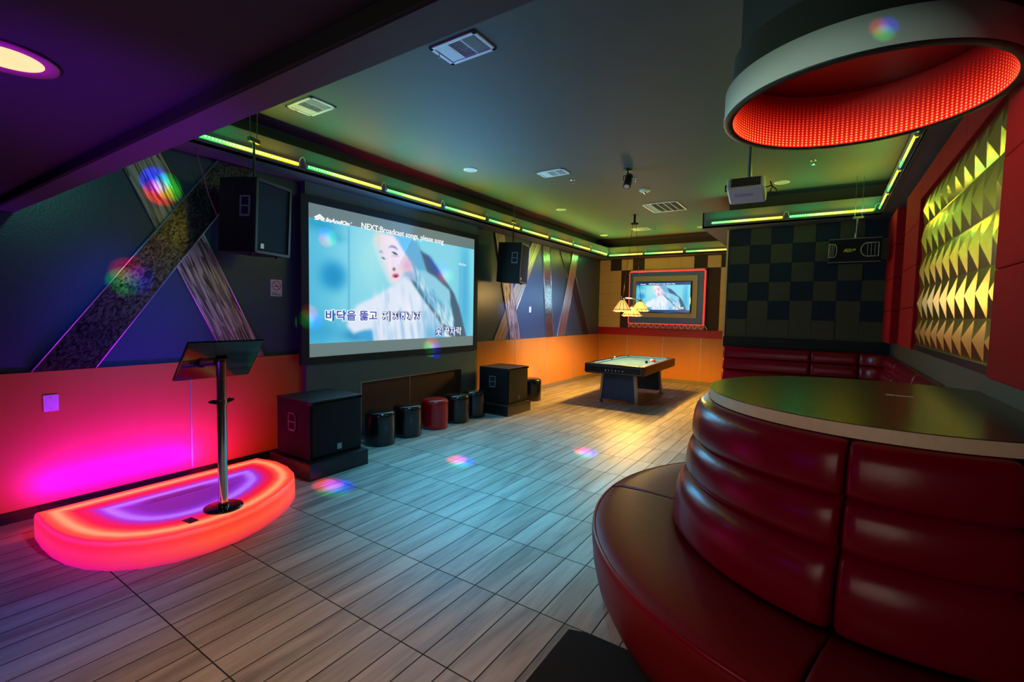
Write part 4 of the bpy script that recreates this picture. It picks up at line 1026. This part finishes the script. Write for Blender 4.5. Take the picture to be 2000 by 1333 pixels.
def ringwall():
    """LED net: bright beads in rows, weaker towards the top, as the two-way mirror repeats them"""
    m = bpy.data.materials.new('red_led_net'); m.use_nodes = True; t = NT(m); b = t.n['Principled BSDF']
    tc = t.new('ShaderNodeTexCoord'); sp = t.new('ShaderNodeSeparateXYZ'); t.link(tc.outputs['Object'], sp.inputs[0])
    a = t.math('ARCTAN2', sp.outputs[1], sp.outputs[0])
    fu = t.math('ABSOLUTE', t.math('SUBTRACT', t.math('FRACT', t.math('MULTIPLY', a, 150/(2*PI))), .5))
    h_ = t.math('SUBTRACT', sp.outputs[2], 2.806)
    fv = t.math('ABSOLUTE', t.math('SUBTRACT', t.math('FRACT', t.math('MULTIPLY', h_, 1/.0155)), .5))
    d2 = t.math('ADD', t.math('POWER', t.math('MULTIPLY', fu, 2.0), 2), t.math('POWER', t.math('MULTIPLY', fv, 1.6), 2))
    dot = t.math('SUBTRACT', 1.0, t.math('MINIMUM', t.math('MULTIPLY', d2, 2.6), 1.0))
    fade = t.math('POWER', t.math('MAXIMUM', t.math('SUBTRACT', 1.0, t.math('DIVIDE', h_, .30)), 0.0), 2.0)
    b.inputs['Base Color'].default_value = (.25, .01, .01, 1); b.inputs['Roughness'].default_value = .4
    c = t.mix(t.math('MULTIPLY', dot, fade), (1, .008, .004, 1), (1, .30, .07, 1))
    t.link(c, b.inputs['Emission Color'])
    t.link(t.math('MULTIPLY', fade, t.math('MULTIPLY_ADD', dot, 2.6, .9)), b.inputs['Emission Strength'])
    return m
build('led_net', MB().lathe([(ri, zb+.002), (ri, zi-.004)], n=128), ringwall(), rl)
build('mirror_disc', MB().lathe([(ri-.001, zi-.006), (0, zi-.006)], n=64), mat('red_tinted_back', lin(96, 8, 8), .35, .4), rl)
build('mount_box', MB().box(-.54, .03, -.20, .25, zi+.01, ZC), mat('dark_duct_box', lin(46, 56, 60), .7), rl)
# floor mat
tag(build('floor_mat', MB().prism([(-1.055, 2.19, .0), (-.98, 2.215, .0), (-.30, 2.215, 0), (-.30, 1.0, .0), (-1.055, 1.0, .0)], (0, 0, .012)), M['mat'], bevel=.004), 'black rubber-edged floor mat at the foot of the round booth', 'floor mat')

# ------------------------------------------------------------------ lights
W = bpy.data.worlds.new('world'); scene.world = W; W.use_nodes = True
W.node_tree.nodes['Background'].inputs[0].default_value = (.02, .025, .03, 1); W.node_tree.nodes['Background'].inputs[1].default_value = .3
def area(name, loc, target, sx, sy, col, e, spread=None):
    l = bpy.data.lights.new(name, 'AREA'); l.shape = 'RECTANGLE'; l.size = sx; l.size_y = sy; l.color = col; l.energy = e
    if spread: l.spread = spread
    o = bpy.data.objects.new(name, l); C.objects.link(o); o.location = loc
    o.rotation_euler = (Vector(target)-Vector(loc)).to_track_quat('-Z', 'Y').to_euler(); return o
def spot(name, loc, target, col, e, ang, blend=1, r=.05):
    l = bpy.data.lights.new(name, 'SPOT'); l.color = col; l.energy = e; l.spot_size = math.radians(ang); l.spot_blend = blend; l.shadow_soft_size = r
    o = bpy.data.objects.new(name, l); C.objects.link(o); o.location = loc
    o.rotation_euler = (Vector(target)-Vector(loc)).to_track_quat('-Z', 'Y').to_euler(); return o
def point(name, loc, col, e, r=.03):
    l = bpy.data.lights.new(name, 'POINT'); l.color = col; l.energy = e; l.shadow_soft_size = r
    o = bpy.data.objects.new(name, l); C.objects.link(o); o.location = loc; return o
# stage: LEDs along its back edge wash the wall
area('stage_back_leds', (-4.685, 1.62, .12), (-5.14, 1.62, .50), 1.2, .10, (.36, .0, 1), 22)
for q_ in (bpy.data.objects['stage_back_leds'],): q_.data.spread = math.radians(130)
area('stage_back_leds_red', (-4.685, 1.0, .12), (-5.14, .75, .35), .35, .10, (1, .01, .02), 2.5)
area('stage_back_leds_red2', (-4.685, 2.3, .12), (-5.14, 2.55, .35), .35, .10, (1, .02, .02), 4)
# pool table lamp
for y, z in ((8.62, 1.80), (9.16, 1.72), (9.64, 1.82)): spot('billiard_bulb', (-3.22, y, z), (-3.22, y, 0), (1, .52, .07), 460, 165, .5, .04)
point('billiard_lamp_glow', (-3.22, 9.14, 2.12), (1, .60, .16), 62, .12)
# LED bars: the light each bar throws into the room, green end and amber end
for a_, b_, n_ in LEDRUN:
    d_ = (b_-a_); nrm = Vector((-d_.y, d_.x, 0)).normalized()*n_
    for f_, cc_, e_ in ((.22, (.03, .9, .22), 2.6), (.72, (.80, .62, .01), 3.5)):
        p_ = a_+d_*f_+nrm*.05
        area('led_bar_glow', p_, p_+nrm*.8+Vector((0, 0, .65)), d_.length*.45, .02, cc_, e_)
# screen and television
area('screen_glow', (-4.98, 4.79, 2.0), (0, 4.4, 1.4), 3.0, 1.4, (.20, .66, 1), 70)
area('television_glow', (-3.38, 11.72, 2.12), (-3.3, 8, 1.6), 1.25, .6, (.3, .65, 1), 8)
l_ = area('ring_glow', (.08, 3.12, 2.86), (.08, 3.12, 0), 1.0, 1.0, (1, .02, .01), 2); l_.data.shape = 'DISK'
# coloured spots, mostly added without fixtures to tint and fill the room
area('added_glow_purple', (-3.2, -1.0, 1.2), (-3.0, .8, 2.4), 1.2, .5, (.34, .01, 1), 2.5)  # unseen purple light added for the low ceiling
spot('added_spot_purple', (-1.4, -.6, 1.3), (-2.4, .87, 2.37), (.34, .0, 1), 170, 50, 1, .1)  # unseen spot added to turn the beam underside purple
spot('added_ring_white', (-1.5, .95, 2.25), (.0, 3.0, 2.9), (.75, 1, .86), 85, 55, 1, .05)  # added spot, no fixture, to brighten the ring's white band
area('screen_bounce', (-4.97, 4.79, 2.5), (-2.4, 3.0, 3.65), 2.6, .4, (.03, .40, 1), 58)
spot('added_spot_warm', (-1.9, .3, 2.38), (-1.75, 1.25, 0), (1, .56, .30), 120, 85, 1, .1)  # warm spot added beside the downlight for the near floor
spot('added_cyan_floor', (-2.3, 3.3, 3.60), (-2.5, 4.2, 0), (.06, .58, 1), 800, 82, 1, .1)  # no such lamp up there: added to tint the middle floor
spot('effect_blue', (-1.0, 1.6, 3.4), (-5.14, 1.66, 1.5), (.01, .05, 1), 620, 20, 1, .2)
spot('effect_blue_floor', (-1.0, 1.6, 3.4), (-3.9, .35, 0), (.04, .18, 1), 380, 34, 1, .1)
spot('effect_table', (-2.32, 6.19, 3.38), (-3.2, 9.1, .75), (.12, .48, 1), 330, 24, .8, .05)
spot('added_lavender_wall', (-2.30, 6.15, 3.38), (-5.14, 8.6, 1.75), (.36, .46, 1), 2000, 40, 1, .05)  # spot added for the lavender sheen on the far left wall
area('room_fill', (-.6, -1.0, 1.7), (-1.0, 4, .6), 2.2, 1.4, (1, .80, .66), 5).data.spread = math.radians(95)  # fill light added out of view behind the camera
spot('added_teal_wall', (-1.2, 1.5, 3.4), (-5.14, 1.8, 2.5), (.15, .8, .6), 60, 44, 1, .1)  # added for the green-teal tone of the upper left wall

# rainbow gobo beams
def gobo(loc, target, e, ang, rot):
    low = target[2] < .05
    o = spot('rainbow_beam', loc, target, (1, 1, 1), e, ang, .35, .0)
    l = o.data; l.use_nodes = True; t = NT(l); em = t.n['Emission']
    g = t.new('ShaderNodeTexCoord'); s = t.new('ShaderNodeSeparateXYZ')
    t.link(g.outputs['Normal'], s.inputs[0])
    k = 1/math.tan(math.radians(ang/2)); ca, sa = math.cos(rot), math.sin(rot)
    zz = t.math('MAXIMUM', t.math('ABSOLUTE', s.outputs[2]), .01)
    x = t.math('DIVIDE', s.outputs[0], zz); y = t.math('DIVIDE', s.outputs[1], zz)
    u = t.math('MULTIPLY', t.math('ADD', t.math('MULTIPLY', x, ca), t.math('MULTIPLY', y, sa)), k)
    v = t.math('MULTIPLY', t.math('SUBTRACT', t.math('MULTIPLY', y, ca), t.math('MULTIPLY', x, sa)), k)
    cc = t.new('ShaderNodeCombineColor')
    def lobe(cx, cy):
        d = t.math('ADD', t.math('POWER', t.math('SUBTRACT', u, cx), 2), t.math('POWER', t.math('SUBTRACT', v, cy), 2))
        return t.math('MAXIMUM', t.math('SUBTRACT', 1.0, t.math('MULTIPLY', d, 1.9)), 0.0)
    t.link(lobe(0, .38), cc.inputs[0]); t.link(t.math('MULTIPLY', lobe(-.34, -.15), .35 if low else 1.0), cc.inputs[1]); t.link(t.math('MULTIPLY', lobe(.12 if low else .34, -.1 if low else -.2), 2.0 if low else 1.6), cc.inputs[2])
    t.link(cc.outputs[0], em.inputs[0]); em.inputs[1].default_value = 1
    return o
SRC = (-.35, 1.45, 3.45)
for tg, e, an, ro_ in [((-5.12, 1.86, 2.78), 1500, 4.4, 2.9), ((-5.12, 1.61, 1.93), 2200, 4.4, .3), ((-5.0, 3.27, 1.58), 2500, 3.4, .1), ((-5.0, 5.33, 1.13), 3500, 3.0, .1), ((-5.0, 3.5, 2.54), 2500, 3.0, 2.6), ((-5.0, 5.6, 2.27), 3000, 3.0, 2.6),
                       ((-3.33, 4.03, 0), 5000, 4.0, .6), ((-2.34, 5.2, 0), 5000, 3.8, .6), ((-3.8, 2.73, 0), 3500, 5.0, .6), ((-5.12, 8.45, .5), 4500, 3.0, .2), ((.14, 2.49, 2.875), 30, 4.5, 1.2), ((-.06, 2.92, 3.34), 160, 9.0, 2.2)]:
    gobo(SRC, tg, e, an, ro_)
t = thing('ball_effect_light', 'small black multi-lens effect light above the camera view', 'stage light', (SRC[0]+.1, SRC[1], SRC[2]+.06))
build('housing', MB().cyl((0, 0, 0), (0, 0, ZC-SRC[2]-.06), .02, 10).box(-.05, .1, -.07, .07, -.02, .06), M['black'], t)

vs = scene.view_settings; vs.view_transform = 'Standard'; vs.look = 'None'; vs.exposure = 0; vs.gamma = 1; vs.use_curve_mapping = False
cy = scene.cycles; cy.use_denoising = True; cy.max_bounces = 6; cy.diffuse_bounces = 4; cy.glossy_bounces = 4; cy.sample_clamp_indirect = 3.0; cy.caustics_reflective = False; cy.caustics_refractive = False
